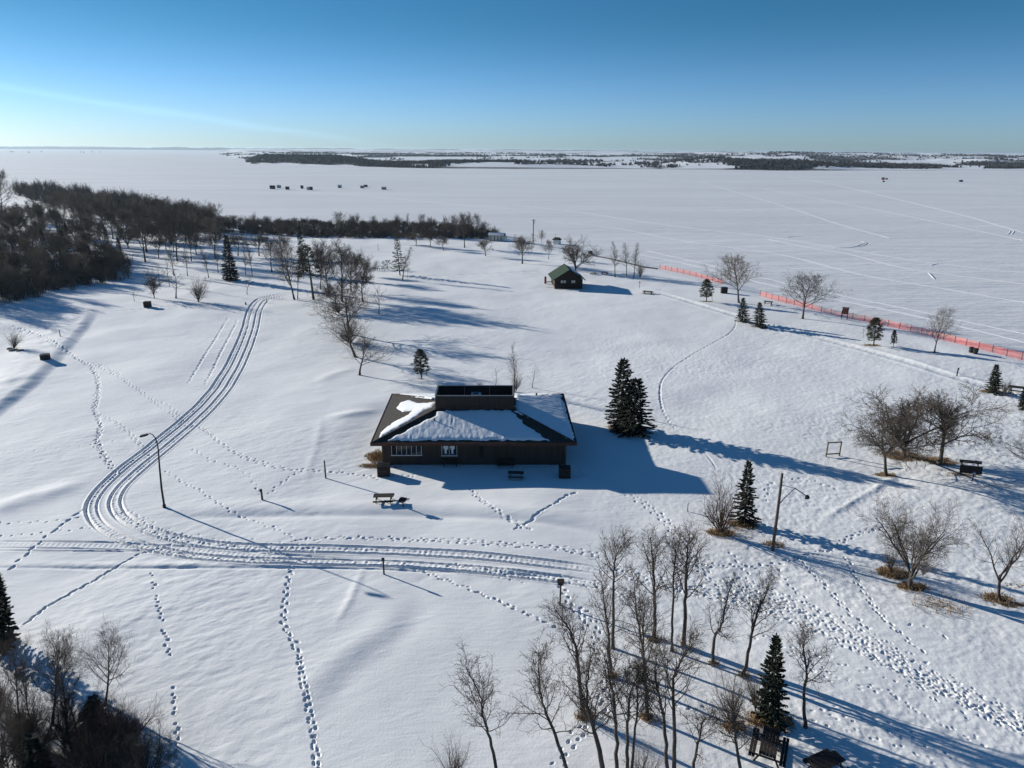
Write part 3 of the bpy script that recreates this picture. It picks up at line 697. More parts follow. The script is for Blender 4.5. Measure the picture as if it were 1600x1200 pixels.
cnt = {}; rt_ = random.Random(7)
def plant(kind, base, tip=None, wpx=None, label='', group=None, h=None, var=None, rz=None, lean=True, thick=False):
    """copy a tree of this kind to the ground point seen at pixel base, as tall as pixel tip says"""
    b = at(*base) if len(base) == 2 else np.array(base, float)
    if kind+'_far' in PROTO and b[1] > 118: kind += '_far' if thick and b[1] > 185 else '_mid'
    L = PROTO[kind]; i = cnt.get(kind, 0) % len(L) if var is None else var; cnt[kind] = cnt.get(kind, 0)+1
    root, ph, pw_, used = L[i]
    tx = 0
    if tip is not None:
        T = top_at(b, *tip); h = T[2]-b[2]; tx = T[0]-b[0]
    s = h/ph; sx = s
    if wpx is not None:
        depth = b[1]*_fw[1]+(b[2]+h*.5-CAMH)*_fw[2]; sx = wpx*depth/FPX/pw_
        sx = min(max(sx, .5*s), 2.1*s)
    rz = rt_.uniform(0, 6.28) if rz is None else rz
    if used:
        o = dup(root, b, rz, label, group, (sx, sx, s))
    else:
        o = root; L[i][3] = True; o.location = b; o.scale = (sx, sx, s); o['label'] = label; o.rotation_euler = (0, 0, rz)
        if group: o['group'] = group
    if lean and abs(tx) > .25*h*.2:
        a = math.atan2(tx, h)*.8
        o.rotation_euler = (Matrix.Rotation(a, 3, 'Y') @ Matrix.Rotation(rz, 3, 'Z')).to_euler()
    return o

# --- trees one can tell apart ------------------------------------------------------------------
T = plant
# large spruces by the park building and elsewhere
T('bigspruce', (969, 668), (970, 562), 60, 'taller of the two joined dark spruces right of the brown building', var=0)
T('bigspruce', (989, 677), (994, 593), 66, 'shorter fuller spruce joined to the tall one right of the brown building', var=1)
T('blackspruce', (1163, 816), (1169, 719), 52, 'spruce beside the brown leafless bush left of the wooden light pole')
T('blackspruce', (1160, 503), (1161, 465), 30, 'left one of the paired small spruces under the big bare beach tree')
T('blackspruce', (1187, 511), (1186, 472), 32, 'right one of the paired small spruces under the big bare beach tree')
T('blackspruce', (1553, 613), (1556, 569), 36, 'small sunlit spruce near the right edge, above the big spreading trees')
T('spruce', (1602, 640), (1606, 590), 26, 'spruce cut off by the right edge beside a dark bench')
T('blackspruce', (1204, 1125), (1211, 992), 70, 'ragged spruce with an orange brown foot at the right end of the poplar grove')
T('spruce', (361, 438), (354, 367), 34, 'lone dark spruce in the open at the edge of the left wood', var=1)
T('spruce', (-6, 1010), (3, 896), 70, 'dark spruce cut off by the left edge above the corner thicket', var=2)
T('pine', (1104, 471), (1104, 437), 20, 'round topped small pine beside the orange fence, with a reddish mat at its foot')
T('pine', (1365, 540), (1369, 497), 24, 'bushy green pine between the notice board and the pale lawn tree')
T('pine', (1396, 542), (1397, 516), 9, 'thin little pine sapling right of the bushy green pine', var=1)
T('pine', (659, 592), (655, 547), 26, 'small dark crooked pine behind the left roof of the brown building', var=1)
T('clumppine', (490, 468), (478, 385), 36, 'clumpy dark pine on a bare pole trunk above the sled trail bend')
T('blackspruce', (474, 428), (470, 352), 26, 'narrow dark conifer behind the clumpy pine')
T('sparsepine', (625, 430), (618, 372), 34, 'see-through pine with tiered branches standing on the open snow')
T('lowpine', (606, 422), (604, 407), 30, 'low spreading juniper left of the see-through pine')
# fence line and right side
T('round_twig_tan', (1154, 473), (1152, 396), 76, 'big pale bare tree behind the paired small spruces')
T('round', (1254, 498), (1262, 425), 66, 'bare lawn tree on the beach between the spruces and the notice board')
T('round_twig_tan', (1460, 551), (1474, 477), 50, 'pale leaning bare tree in front of the orange fence near two black bins')
T('sapling', (1349, 528), (1349, 509), None, 'tiny bare sapling left of the bushy green pine')
T('sapling', (1113, 470), (1113, 446), None, 'thin bare sapling against the round topped pine')
T('vase_mid', (1411, 712), (1405, 612), 190, 'broad many stemmed bare tree, middle of the big right-hand trio', var=0)
T('spread_mid', (1384, 742), (1378, 632), 115, 'single trunk bare tree in front, leftmost of the big right-hand trio', var=0)
T('spread_mid', (1467, 726), (1505, 612), 130, 'leaning bare tree with a wide crown, rightmost of the big right-hand trio', var=1)
T('shrub', (1569, 619), (1573, 588), 24, 'small bare bush right of the sunlit spruce')
T('round', (1640, 760), (1625, 640), 110, 'bare tree at the right edge whose branches reach into the picture')
T('vase', (1422, 918), (1434, 768), 150, 'bare tree with many straight stems from one foot beside the grassy snow island', var=1)
T('shrub', (1392, 893), (1390, 846), 40, 'dense dark bush behind the many stemmed tree, left side')
T('shrub_twig_tan', (1404, 907), (1404, 880), 22, 'tuft of dry straw coloured stalks at the foot of the many stemmed tree')
T('shrub', (1442, 900), (1441, 880), 16, 'tiny dark stub of a bush just right of the many stemmed tree')
T('fork', (1560, 936), (1552, 790), 150, 'forked bare tree near the right edge with wide reaching limbs')
T('shrub_twig_red', (1127, 835), (1118, 737), 76, 'big round reddish brown bush left of the spruce near the light pole')
# behind the building
T('slim', (804, 613), (804, 532), 22, 'tall thin pale poplar behind the brown building', var=0)
T('shrub_twig_tan', (806, 612), (806, 574), 22, 'yellowish bush around the foot of the thin poplar behind the building')
T('sapling_twig_tan', (832, 606), (832, 572), 22, 'small bare tree behind the right roof of the brown building')
T('sapling', (774, 606), (774, 571), 14, 'thin sapling rising behind the dark roof box')
T('shrub', (750, 608), (750, 595), 16, 'low bush just behind the dark roof box')
# around the cabin and kiosk
T('vase', (899, 424), (902, 370), 66, 'fan shaped yellowish bare tree behind the green roofed cabin', var=0)
T('spread_twig_tan', (816, 412), (817, 366), 34, 'small rounded bare tree below the utility pole')
T('round_twig_tan', (846, 383), (845, 359), 13, 'very small bare tree between the utility pole and the kiosk', var=0)
T('round', (857, 405), (859, 374), 20, 'little bare tree in front of the white kiosk', var=0)
T('slim', (961, 433), (961, 377), 20, 'left poplar of three thin ones right of the cabin', var=0)
T('slim', (979, 431), (981, 378), 17, 'middle poplar of three thin ones right of the cabin', var=1)
T('slim', (990, 435), (994, 378), 17, 'right poplar of three thin ones right of the cabin', var=2)
T('shrub_twig_tan', (1000, 435), (1001, 404), 16, 'thin bush beside the right poplar near the end of the orange fence')
# orchard row on the point
for b, tp, wd, lb in (((650, 384), (648, 361), 30, 'round headed little tree at the left end of the row on the point'),
                      ((672, 386), (673, 360), 24, 'second little tree from the left in the row on the point'),
                      ((693, 391), (689, 365), 24, 'little leaning tree in front of the row on the point'),
                      ((726, 387), (724, 338), 34, 'tallest bare tree of the row on the point'),
                      ((759, 400), (758, 371), 26, 'stubby yellowish tree in front of the white pavilion'),
                      ((625, 381), (622, 360), 22, 'bare tree half hidden behind the see-through pine')):
    T('spread_twig_tan' if 'yellow' in lb else 'spread', b, tp, wd, lb)
# the trees along the sled trail and left field
for kd, b, tp, wd, lb in (('round', (425, 425), (415, 367), 44, 'bare tree left of the narrow dark conifer'),
        ('round', (460, 468), (442, 378), 60, 'tall bare tree with twin trunks beside the sled trail end'),
        ('slim', (465, 467), (466, 388), 18, 'thin trunk touching the twin trunked tree at the trail end'),
        ('round', (501, 452), (500, 372), 40, 'bare tree behind the clumpy pine'),
        ('round', (535, 472), (522, 371), 70, 'big round crowned bare tree, largest of the clump right of the trail'),
        ('spread', (556, 431), (556, 394), 30, 'small bare tree right of the big round crowned one, farther back'),
        ('spread', (573, 441), (575, 400), 34, 'bare tree left of the low juniper'),
        ('spread', (567, 471), (560, 420), 46, 'bare tree with twisted limbs right of the big round crowned one'),
        ('sapling', (592, 491), (590, 445), 20, 'slim leaning sapling at the right end of the clump'),
        ('slim', (629, 438), (632, 385), 22, 'thin bare tree against the see-through pine'),
        ('sapling', (637, 435), (638, 408), 14, 'little bare sapling right of the see-through pine'),
        ('round', (546, 522), (528, 448), 92, 'dense dark bare tree at the head of the row of three leaning to the field'),
        ('round', (515, 463), (510, 383), 50, 'upright bare tree left behind the big round crowned one'),
        ('round', (549, 456), (548, 384), 46, 'upright bare tree right behind the big round crowned one'),
        ('spread', (525, 484), (512, 432), 54, 'low leaning tree just below the big round crowned one'),
        ('round', (555, 558), (540, 484), 84, 'middle bushy tree of the row of three leaning to the field'),
        ('round', (562, 586), (566, 518), 76, 'nearest tree of the row of three leaning to the field, with several stems'),
        ('shrub', (530, 490), (522, 465), 40, 'dark bush at the head of the leaning row'),
        ('shrub_twig_red', (548, 535), (536, 505), 44, 'brown bush filling the leaning row'),
        ('shrub', (22, 546), (23, 513), 28, 'rounded grey bush on its own beside scattered stones at left'),
        ('sapling', (210, 471), (211, 450), 10, 'single bent sapling left of the dark crate in the field'),
        ('shrub', (310, 472), (310, 430), 34, 'round topped bushy tree right of the paired thin trees'),
        ('sapling', (386, 460), (384, 428), 22, 'small bare tree between the lone spruce and the trail'),
        ('vase', (241, 466), (236, 420), 34, 'bushy bare tree with forked foot above the crate'),
        ('sapling', (275, 466), (272, 420), 30, 'forked thin tree right of the bushy one above the crate'),
        ('sapling', (265, 448), (262, 395), 20, 'first of the thin pale trees on the slope below the wood'),
        ('slim', (272, 431), (268, 380), 16, 'second thin pale tree on the slope below the wood'),
        ('slim', (293, 431), (290, 380), 16, 'third thin pale tree on the slope, below two stout trunks'),
        ('slim', (326, 434), (318, 385), 16, 'thin tree leaning left toward the lone spruce'),
        ('slim', (341, 426), (336, 385), 14, 'thin tree touching the lone spruce on its left'),
        ('slim', (384, 430), (383, 380), 14, 'thin tree just right of the lone spruce'),
        ('slim', (394, 432), (392, 376), 14, 'second thin tree right of the lone spruce'),
        ('sapling', (249, 446), (248, 412), 14, 'small dark sapling behind the bushy forked tree'),
        ('round', (227, 409), (222, 322), 50, 'tall stout trunked tree at the front of the wood, left one'),
        ('spread', (248, 404), (247, 362), 30, 'short tree right of the tall stout trunked one'),
        ('round', (277, 408), (268, 325), 46, 'tall tree with doubled trunk at the front of the wood'),
        ('round', (299, 408), (290, 332), 36, 'leaning straight trunk at the right front of the wood'),
        ('spread', (307, 398), (307, 357), 34, 'round low tree right of the leaning straight trunk'),
        ('spread', (336, 404), (333, 352), 40, 'wide topped dark tree behind the lone spruce'),
        ('spread', (372, 400), (370, 360), 40, 'wide tree just behind and right of the lone spruce'),
        ('spread', (405, 400), (402, 362), 36, 'wide bare tree between the lone spruce and the narrow conifer'),
        ('spread', (440, 402), (440, 360), 36, 'wide bare tree left behind the narrow conifer'),
        ('round', (4, 336), (3, 262), 34, 'tall bare tree on the far snowy clearing at the left edge'),
        ('sapling', (9, 322), (9, 305), 14, 'small bush under the tall tree at the left edge')):
    T(kd, b, tp, wd, lb)
# corner thicket, bottom left
for kd, b, tp, wd, lb in (('round', (165, 1100), (180, 978), 80, 'bare tree with a fanned crown rising out of the corner thicket'),
        ('round', (82, 1130), (88, 982), 84, 'taller left tree of the corner thicket'),
        ('round', (55, 1160), (40, 1010), 70, 'bare tree in the shade at the left of the corner thicket'),
        ('round', (108, 1158), (103, 1000), 66, 'bare tree standing close behind the taller left one of the corner thicket'),
        ('round', (30, 1120), (26, 990), 60, 'bare tree against the dark spruce at the left edge'),
        ('slim', (125, 1170), (120, 1060), 40, 'thin dark tree in the middle of the corner thicket'),
        ('spruce', (60, 1245), (52, 1148), 80, 'low spruce half hidden among the corner thicket bushes'),
        ('blackspruce', (150, 1165), (148, 1088), 84, 'dark evergreen under the fanned tree of the corner thicket'),
        ('round', (20, 1240), (10, 1080), 80, 'bare tree at the lower left corner'),
        ('vase', (235, 1240), (240, 1130), 90, 'bush at the right end of the corner thicket'),):
    T(kd, b, tp, wd, lb)
for k, (x, y, t_, wd) in enumerate(((150, 1175, 1085, 90), (185, 1150, 1080, 70), (205, 1185, 1090, 90), (110, 1195, 1090, 90), (225, 1215, 1115, 80), (170, 1215, 1110, 100), (90, 1215, 1110, 90), (60, 1195, 1090, 80), (20, 1205, 1090, 80), (130, 1235, 1130, 100), (195, 1240, 1140, 100), (15, 1130, 1040, 60), (45, 1120, 1040, 60), (-20, 1180, 1060, 80), (215, 1160, 1100, 50), (250, 1200, 1130, 60), (165, 1160, 1085, 60), (140, 1200, 1100, 80), (190, 1200, 1105, 80), (215, 1190, 1110, 70), (120, 1160, 1080, 60), (95, 1170, 1085, 70), (240, 1225, 1140, 80), (160, 1235, 1130, 90), (75, 1225, 1120, 80), (40, 1160, 1070, 60), (200, 1165, 1095, 60), (180, 1180, 1090, 70))):
    T(('vase', 'shrub', 'shrub_twig_red')[k % 3], (x-18 if k % 3 else x-50, y), (x-14 if k % 3 else x-46, t_+(k*37 % 50)-22), wd, 'one of the dark leafless bushes packed together in the corner thicket', 'bushes of the corner thicket')

# --- poplar grove at the bottom: every trunk follows its own line -------------------------------
GROVE = [
    ([(958, 1013), (958, 960), (958, 900), (962, 870), (975, 848)], .17, .55, 'straight dark poplar at the left back of the grove, forked near the top'),
    ([(956, 1057), (952, 1010), (949, 975), (943, 937), (938, 900)], .16, .40, 'poplar leaning slightly left in front of the straight back one'),
    ([(1022, 997), (1023, 950), (1021, 900), (1018, 865), (1016, 832)], .20, .35, 'tall poplar whose crown stands in the middle of the back row'),
    ([(1050, 1017), (1050, 960), (1052, 905), (1055, 870), (1056, 845)], .14, .40, 'slim poplar just left of the tallest one'),
    ([(1068, 1008), (1070, 950), (1072, 893), (1074, 860), (1078, 828)], .21, .38, 'thickest tallest poplar at the right of the back row'),
    ([(1114, 1036), (1118, 1000), (1126, 975), (1138, 935), (1146, 905)], .17, .35, 'poplar with a snapped top beside a slender second stem'),
    ([(1162, 1056), (1170, 1010), (1180, 965), (1195, 930), (1204, 908)], .17, .35, 'poplar leaning right behind the ragged spruce'),
    ([(1007, 1060), (1004, 1020), (998, 980), (993, 940), (990, 895)], .15, .40, 'crooked poplar in the centre with a bushy top'),
    ([(1012, 1122), (1009, 1060), (1005, 1010), (1004, 970), (1010, 935)], .17, .42, 'poplar with its mossy foot in the middle of the grove'),
    ([(913, 1120), (905, 1060), (898, 1010), (885, 975), (860, 945)], .19, .35, 'poplar at the left curving up and away to the left'),
    ([(946, 1225), (934, 1160), (922, 1120), (917, 1075), (925, 1015)], .21, .35, 'stout poplar at the bottom with a bend in its trunk'),
    ([(893, 1225), (868, 1150), (850, 1110), (842, 1060), (842, 1015)], .15, .30, 'thin poplar leaning left at the bottom, with a long limb to the left'),
    ([(965, 1225), (963, 1150), (960, 1100), (950, 1050), (940, 1015)], .16, .35, 'dark straight poplar right beside the stout one at the bottom'),
    ([(979, 1225), (980, 1160), (984, 1100), (992, 1065), (1000, 1048)], .15, .40, 'poplar with a hooked top in the bottom row'),
    ([(985, 1225), (990, 1160), (995, 1105), (996, 1075), (1000, 1055)], .12, .45, 'thin poplar crossing the hooked one in the bottom row'),
    ([(1044, 1215), (1040, 1150), (1032, 1095), (1024, 1050), (1026, 1015)], .16, .35, 'left one of the close pair of poplars at bottom centre'),
    ([(1054, 1215), (1051, 1130), (1052, 1070), (1060, 1030), (1088, 998)], .17, .40, 'right one of the close pair of poplars, bending right at its tip'),
    ([(1080, 1225), (1085, 1180), (1093, 1145), (1100, 1130), (1112, 1125)], .14, .35, 'short poplar with drooping twigs at the bottom, right of the pair'),
    ([(1163, 1230), (1155, 1190), (1150, 1150), (1147, 1130), (1143, 1095)], .15, .40, 'leaning dark trunk left of the picnic table at the bottom edge'),
    ([(1259, 1136), (1258, 1090), (1258, 1045), (1257, 1015), (1259, 988)], .16, .42, 'lone thin poplar standing right of the ragged spruce'),
    ([(782, 1235), (768, 1170), (755, 1125), (748, 1090), (722, 1030)], .14, .38, 'spindly poplar on its own left of the grove'),
]
GSPEC = [dict(n=0, t0=0, ang=0, len=1, rr=1, seg=9, wob=.0, trop=0, tip=.16, shape=one),
         lvl(17, .36, 48, .33, .42, seg=7, wob=.14, trop=.10, angv=16, shape=lambda t: 1.25-.85*t, close=.30),
         lvl(8, .2, 44, .40, .55, seg=4, wob=.20, trop=.04), lvl(5, .15, 42, .45, .6, seg=3, wob=.22)]
for gi, (pp, r, t0, lb) in enumerate(GROVE):
    b = at(*pp[0]); W_ = [b-[0, 0, .2]]+[top_at(b, *q) for q in pp[1:]]
    gg = np.random.default_rng(300+gi)
    W_ = np.array(W_); W_[1:-1, 1] += gg.normal(0, .15, len(W_)-2)
    P2 = np.array(W_)-b; P3 = np.vstack([2*P2[0]-P2[1], P2, 2*P2[-1]-P2[-2]]); pts = []
    for i in range(1, len(P3)-2):
        for t in np.linspace(0, 1, 5, endpoint=False):
            p0, p1, p2, p3 = P3[i-1:i+3]
            pts.append(0.5*((2*p1)+(-p0+p2)*t+(2*p0-5*p1+4*p2-p3)*t**2+(-p0+3*p1-3*p2+p3)*t**3))
    pts.append(P2[-1]); pts = np.array(pts); pts[1:-1] += gg.normal(0, .025, (len(pts)-2, 3))
    pts = pts[:int(len(pts)*.95)+1]; Ht = pts[-1][2]
    sp = [dict(s) for s in GSPEC]; sp[1]['t0'] = t0*.85; sp[1]['n'] = int(13+Ht*1.5)
    ch = grow_tree(400+gi, sp, max(5.0, Ht), r*.72, path=pts)
    root = thing('bare_poplar', lb, 'tree', b, 0)
    V, Q = chains_mesh([c for c in ch if c[0] < 1], (8,)); np_mesh('trunk', V, Q, M['bark'], root)
    V, Q = chains_mesh([c for c in ch if c[0] >= 1], (5, 5, 4, 3)); np_mesh('crown', V, Q, M['twig'], root)
T('shrub_twig_tan', (1146, 1136), (1142, 1040), 80, 'fan of fine stems sprouting beside the ragged spruce in the grove')
T('shrub', (708, 1235), (712, 1150), 60, 'cut off bush at the bottom edge left of the grove')
T('shrub_twig_tan', (1000, 1235), (1010, 1150), 60, 'pale bush among the poplars at the bottom edge')
T('shrub', (925, 1130), (912, 1090), 36, 'low tangle at the foot of the curving poplar')
T('shrub_twig_tan', (1180, 1110), (1172, 1040), 50, 'pale bush pressed against the left of the ragged spruce')
print('trees', round(time.time()-T0, 1))

# --- the wood at left --------------------------------------------------------------------------
def inpoly(x, y, P):
    c = False; j = len(P)-1
    for i in range(len(P)):
        if (P[i][1] > y) != (P[j][1] > y) and x < (P[j][0]-P[i][0])*(y-P[i][1])/(P[j][1]-P[i][1])+P[i][0]: c = not c
        j = i
    return c
rw = random.Random(11)
WOODF = [(-60, 488), (0, 474), (60, 463), (110, 452), (160, 444), (196, 437), (206, 428), (202, 412), (196, 398), (150, 388), (100, 382), (40, 378), (-60, 372)]
WOODB = [(-60, 372), (40, 378), (100, 382), (196, 398), (215, 398), (260, 396), (320, 390), (345, 378), (330, 358), (280, 346), (200, 336), (120, 326), (80, 330), (60, 345), (0, 352), (-60, 356)]
pl = []
def scatter(poly, n, dmin, kinds, hr, label, group, tries=20000):
    k = 0; x0, x1 = min(p[0] for p in poly), max(p[0] for p in poly); y0, y1 = min(p[1] for p in poly), max(p[1] for p in poly)
    for _ in range(tries):
        if k >= n: break
        # even in plan: sample the ground and keep what falls inside the outline
        x, y = rw.uniform(x0, x1), rw.uniform(y0, y1)
        if rw.random() > ((y0-215)/(y-215))**2.2 or not inpoly(x, y, poly): continue
        b = at(x, y)
        if any((b[0]-q[0])**2+(b[1]-q[1])**2 < dmin*dmin for q in pl): continue
        pl.append(b); kd = rw.choice(kinds)
        h = rw.uniform(*hr)*(.72 if kd.startswith('spruce') else 1)*(.5 if kd.startswith('shrub') else 1)
        lb_, gp_ = (label, group) if not kd.startswith(('shrub', 'spruce', 'blackspruce')) else \
            (('dark leafless bush in the thick wood at left', 'bushes in the left wood') if kd.startswith('shrub') else ('dark spruce standing among the bare trees of the left wood', 'spruces in the left wood'))
        plant(kd, b, None, None, lb_, gp_, h=h, lean=False, thick=True); k += 1
    return k
k1 = scatter(WOODF, 105, 3.2, ['slim', 'round', 'slim', 'shrub', 'vase', 'shrub', 'spruce', 'round_twig_tan', 'shrub_twig_red', 'spread_twig_tan', 'blackspruce'], (7.5, 10.5), 'bare tree in the dark front half of the left wood', 'bare trees of the left wood, front')
k2 = scatter(WOODB, 95, 6.0, ['round', 'spread', 'round_twig_tan', 'vase', 'slim', 'spread_twig_tan', 'shrub'], (8.5, 12.0), 'bare tree in the far half of the left wood', 'bare trees of the left wood, back')
print('wood', k1, k2)
# brushwood too thick to count: far wood along the shore and the belt behind the orchard row
def brush(name, label, poly, n, hr, seed, m, per=26, cat='undergrowth', tl=.30):
    g = np.random.default_rng(seed); VV = []; QQ = []; k0 = 0; c = 0; rr = random.Random(seed)
    x0, x1 = min(p[0] for p in poly), max(p[0] for p in poly); y0, y1 = min(p[1] for p in poly), max(p[1] for p in poly)
    while c < n:
        x, y = rr.uniform(x0, x1), rr.uniform(y0, y1)
        if not inpoly(x, y, poly): continue
        b = at(x, y); c += 1; h = rr.uniform(*hr)*rr.uniform(.7, 1.15)
        far = b[1]/300.0
        # stems
        k = per; az = g.uniform(0, 6.28, k); tilt = np.abs(g.normal(0, tl, k)); Ls = h*g.uniform(.6, 1, k)
        D = np.c_[np.cos(az)*np.sin(tilt), np.sin(az)*np.sin(tilt), np.cos(tilt)]
        P0 = b+np.c_[g.normal(0, .5, k), g.normal(0, .5, k), np.full(k, -.1)]
        st = P0; V1, Q1 = quads_dir(st, D, Ls, np.full(k, .09*far+.02), g)
        # twigs
        m_ = per*5; o = g.integers(0, k, m_); t = g.uniform(.3, 1, m_)
        Pt = P0[o]+D[o]*(Ls[o]*t)[:, None]; Dt = D[o]*.8+g.normal(0, .55, (m_, 3))+[0, 0, .25]
        V2, Q2 = quads_dir(Pt, Dt, g.uniform(.12, .3, m_)*h, np.full(m_, .055*far+.012), g)
        VV += [V1, V2]; QQ += [Q1+k0, Q2+k0+len(V1)]; k0 += len(V1)+len(V2)
    o = np_mesh(name, np.vstack(VV), np.vstack(QQ), m, smooth=False); o['kind'] = 'stuff'; tag(o, label, cat); return o
FARW = [(20, 306), (25, 294), (90, 299), (180, 312), (260, 328), (320, 342), (335, 352), (300, 352), (230, 345), (150, 334), (90, 328), (70, 318)]
brush('far_woodland', 'dark leafless woodland running along the shore at left', FARW, 420, (6, 9), 21, M['twig'], cat='woodland')
BELT = [(300, 352), (330, 344), (420, 347), (560, 349), (700, 352), (765, 362), (790, 372), (752, 374), (700, 372), (600, 372), (500, 372), (400, 366), (320, 364)]
brush('shore_brush', 'dark belt of leafless brush along the shore behind the orchard row', BELT, 950, (1.3, 3.4), 22, M['twig'], tl=.55)
FRONTB = [(-60, 490), (0, 476), (60, 465), (110, 454), (160, 446), (196, 439), (206, 430), (202, 414), (150, 404), (100, 404), (40, 406), (-60, 410)]
brush('wood_undergrowth', 'dense dark undergrowth filling the front of the left wood', FRONTB, 420, (2.2, 4.5), 23, M['twig'])
for x, y, t_, wd in ((530, 366, 330, 24), (548, 368, 334, 16), (556, 367, 332, 18), (583, 368, 336, 14), (602, 366, 340, 14), (622, 366, 334, 20), (634, 368, 332, 12), (659, 368, 333, 16), (672, 370, 338, 16), (696, 368, 336, 14), (708, 369, 335, 14), (720, 370, 331, 22), (735, 371, 330, 22), (745, 372, 333, 18), (757, 373, 345, 16), (775, 371, 352, 10), (497, 366, 345, 16), (470, 366, 346, 20), (440, 364, 346, 22), (350, 362, 340, 30), (365, 362, 335, 34), (340, 360, 334, 26), (395, 364, 330, 14)):
    T('round' if wd > 13 else 'slim', (x, y), (x+1, t_), wd, 'bare tree standing up out of the shore brush', 'bare trees in the shore brush')

# ---------------------------------------------------------------- far shore, hills and horizon
FARB = ((-.352, -.115, -8, 260, 1.0), (-.20, .015, 150, 420, 1.0), (-.17, -.03, 1500, 1900, 1.0), (.0, .14, 100, 220, .9), (.29, .385, -5, 330, 1.0), (.36, .47, 180, 420, .9), (.46, .56, 260, 600, .9), (.60, .70, 500, 900, .9),
        (.63, .76, 90, 260, .8), (-.02, .22, 1700, 2100, .7), (.17, .23, 60, 180, .8), (.22, .30, 500, 800, .6), (.45, .62, 1300, 1800, .6))
def far_land():
    us = np.linspace(-.55, 1.35, 700); rs = np.concatenate([np.linspace(1180, 4200, 190), np.linspace(4260, 13000, 80)])
    U, Y = np.meshgrid(us, rs); X = U*Y
    px_ = 800+U*FPX*1.053                                       # roughly where this bearing falls along the shore
    shore = 1400+260*sstep(-.1, -.36, U)+60*fbm(U*8, U*0, 3, 3)+140*sstep(.35, .75, U)
    d = Y-shore
    h = -3.5+3.0*sstep(-30, 60, d)
    hill = 24*np.maximum(0, fbm(X/420, Y/420, 91, 4)+.20)*sstep(60, 600, d)*sstep(.12, .38, U)
    hill += 15*sstep(-.36, -.335, U)*sstep(-.16, -.25, U)*np.exp(-((d-120)/110)**2)+9*np.exp(-((U+.02)/.14)**2)*np.exp(-((d-170)/120)**2)
    hill += 11*np.exp(-((U-.37)/.08)**2)*np.exp(-((d-200)/140)**2)+16*np.exp(-((U-.27)/.06)**2)*np.exp(-((d-420)/200)**2)
    h += hill+sstep(300, 3500, d)*17+sstep(3000, 9000, d)*9+sstep(200, 2000, d)*5*fbm(X/700, Y/500, 92, 3)
    h = -4+(h+4)*sstep(-.385, -.335, U+.01*fbm(Y/300, Y*0, 4, 2)+np.clip((Y-2500)/9000, 0, .02))
    h = np.where(h > 24, 24+7*np.tanh((h-24)/7), h)
    wood = .8*sstep(.03, .13, fbm(X/170, Y/260, 95, 4)-.08+.10*sstep(.2, .35, U))*sstep(60, 140, d)
    for u0, u1, d0, d1, am in FARB: wood = np.maximum(wood, am*sstep(u0-.012, u0+.012, U+.035*fbm(d/70, U*30, 88, 3))*sstep(u1+.02, u1-.02, U+.06*fbm(d/70, U*30, 89, 3))*sstep(d0-25, d0+25, d+30*fbm(U*40, U*0+d0, 98, 3))*sstep(d1+60, d1-60, d+80*fbm(U*25, U*0+d1, 99, 3)))
    return U, Y, X, d, h, np.clip(wood, 0, 1)
U_, Y_, X_, D_, H_, W_ = far_land()
V = np.stack([X_, Y_, H_], -1).reshape(-1, 3); nr, nc = X_.shape; idx = np.arange(nr*nc).reshape(nr, nc)
Q = np.stack([idx[:-1, :-1], idx[:-1, 1:], idx[1:, 1:], idx[1:, :-1]], -1).reshape(-1, 4); Q = Q[V[Q, 2].max(1) > LAKE_Z-1]
M['farsnow'] = snow_mat('far_snow', (0.80, 0.81, 0.83), grass='far')
fl = np_mesh('far_hills', V, Q, M['farsnow']); fl['kind'] = 'structure'
fa = fl.data.attributes.new('grass', 'FLOAT', 'POINT')
fa.data.foreach_set('value', np.ascontiguousarray(np.clip(W_*.85+.75*np.exp(-((D_-18)/26)**2)+.12*(fbm(X_/90, Y_/70, 97, 3)+.2), 0, 1), np.float32).ravel())
def far_wood(name, label, n, hr, seed, sel, m):
    """thousands of leafless crowns on the far shore, each a small spiky clump"""
    g = np.random.default_rng(seed); p_ = sel.ravel()*(Y_.ravel()*np.gradient(Y_, axis=0).ravel())
    k = g.choice(len(p_), n, p=p_/p_.sum())
    P = np.c_[X_.ravel()[k]+g.normal(0, 5, n), Y_.ravel()[k]+g.normal(0, 6, n), H_.ravel()[k]-.5]
    VV = []; QQ = []; k0 = 0
    for b in P:
        h = g.uniform(*hr); q = 9; az = g.uniform(0, 6.28, q); tl = g.uniform(0, .75, q)
        D = np.c_[np.cos(az)*np.sin(tl), np.sin(az)*np.sin(tl), np.cos(tl)]
        V, Qd = quads_dir(np.repeat(b[None], q, 0)+g.normal(0, 1.2, (q, 3))*[1, 1, .2], D, h*g.uniform(.6, 1, q), h*g.uniform(.16, .34, q), g)
        VV.append(V); QQ.append(Qd+k0); k0 += len(V)
    o = np_mesh(name, np.vstack(VV), np.vstack(QQ), m, smooth=False); o['kind'] = 'stuff'; tag(o, label, 'woodland'); return o
M['farwood'] = mat('far_wood', (0.045, 0.036, 0.032), 0.95, 0.3, .02)
far_wood('far_shore_wood', 'dark woods scattered over the hills of the far shore', 19000, (4, 8.5), 31, np.where((H_ > -1.45) & (D_ > -6) & (D_ < 2600), W_**2.0*(1+1.5*(D_ < 700)+5.0*((U_ < .02) & (D_ < 450))+2.0*((U_ > .26) & (D_ < 450))), 0), M['farwood'])
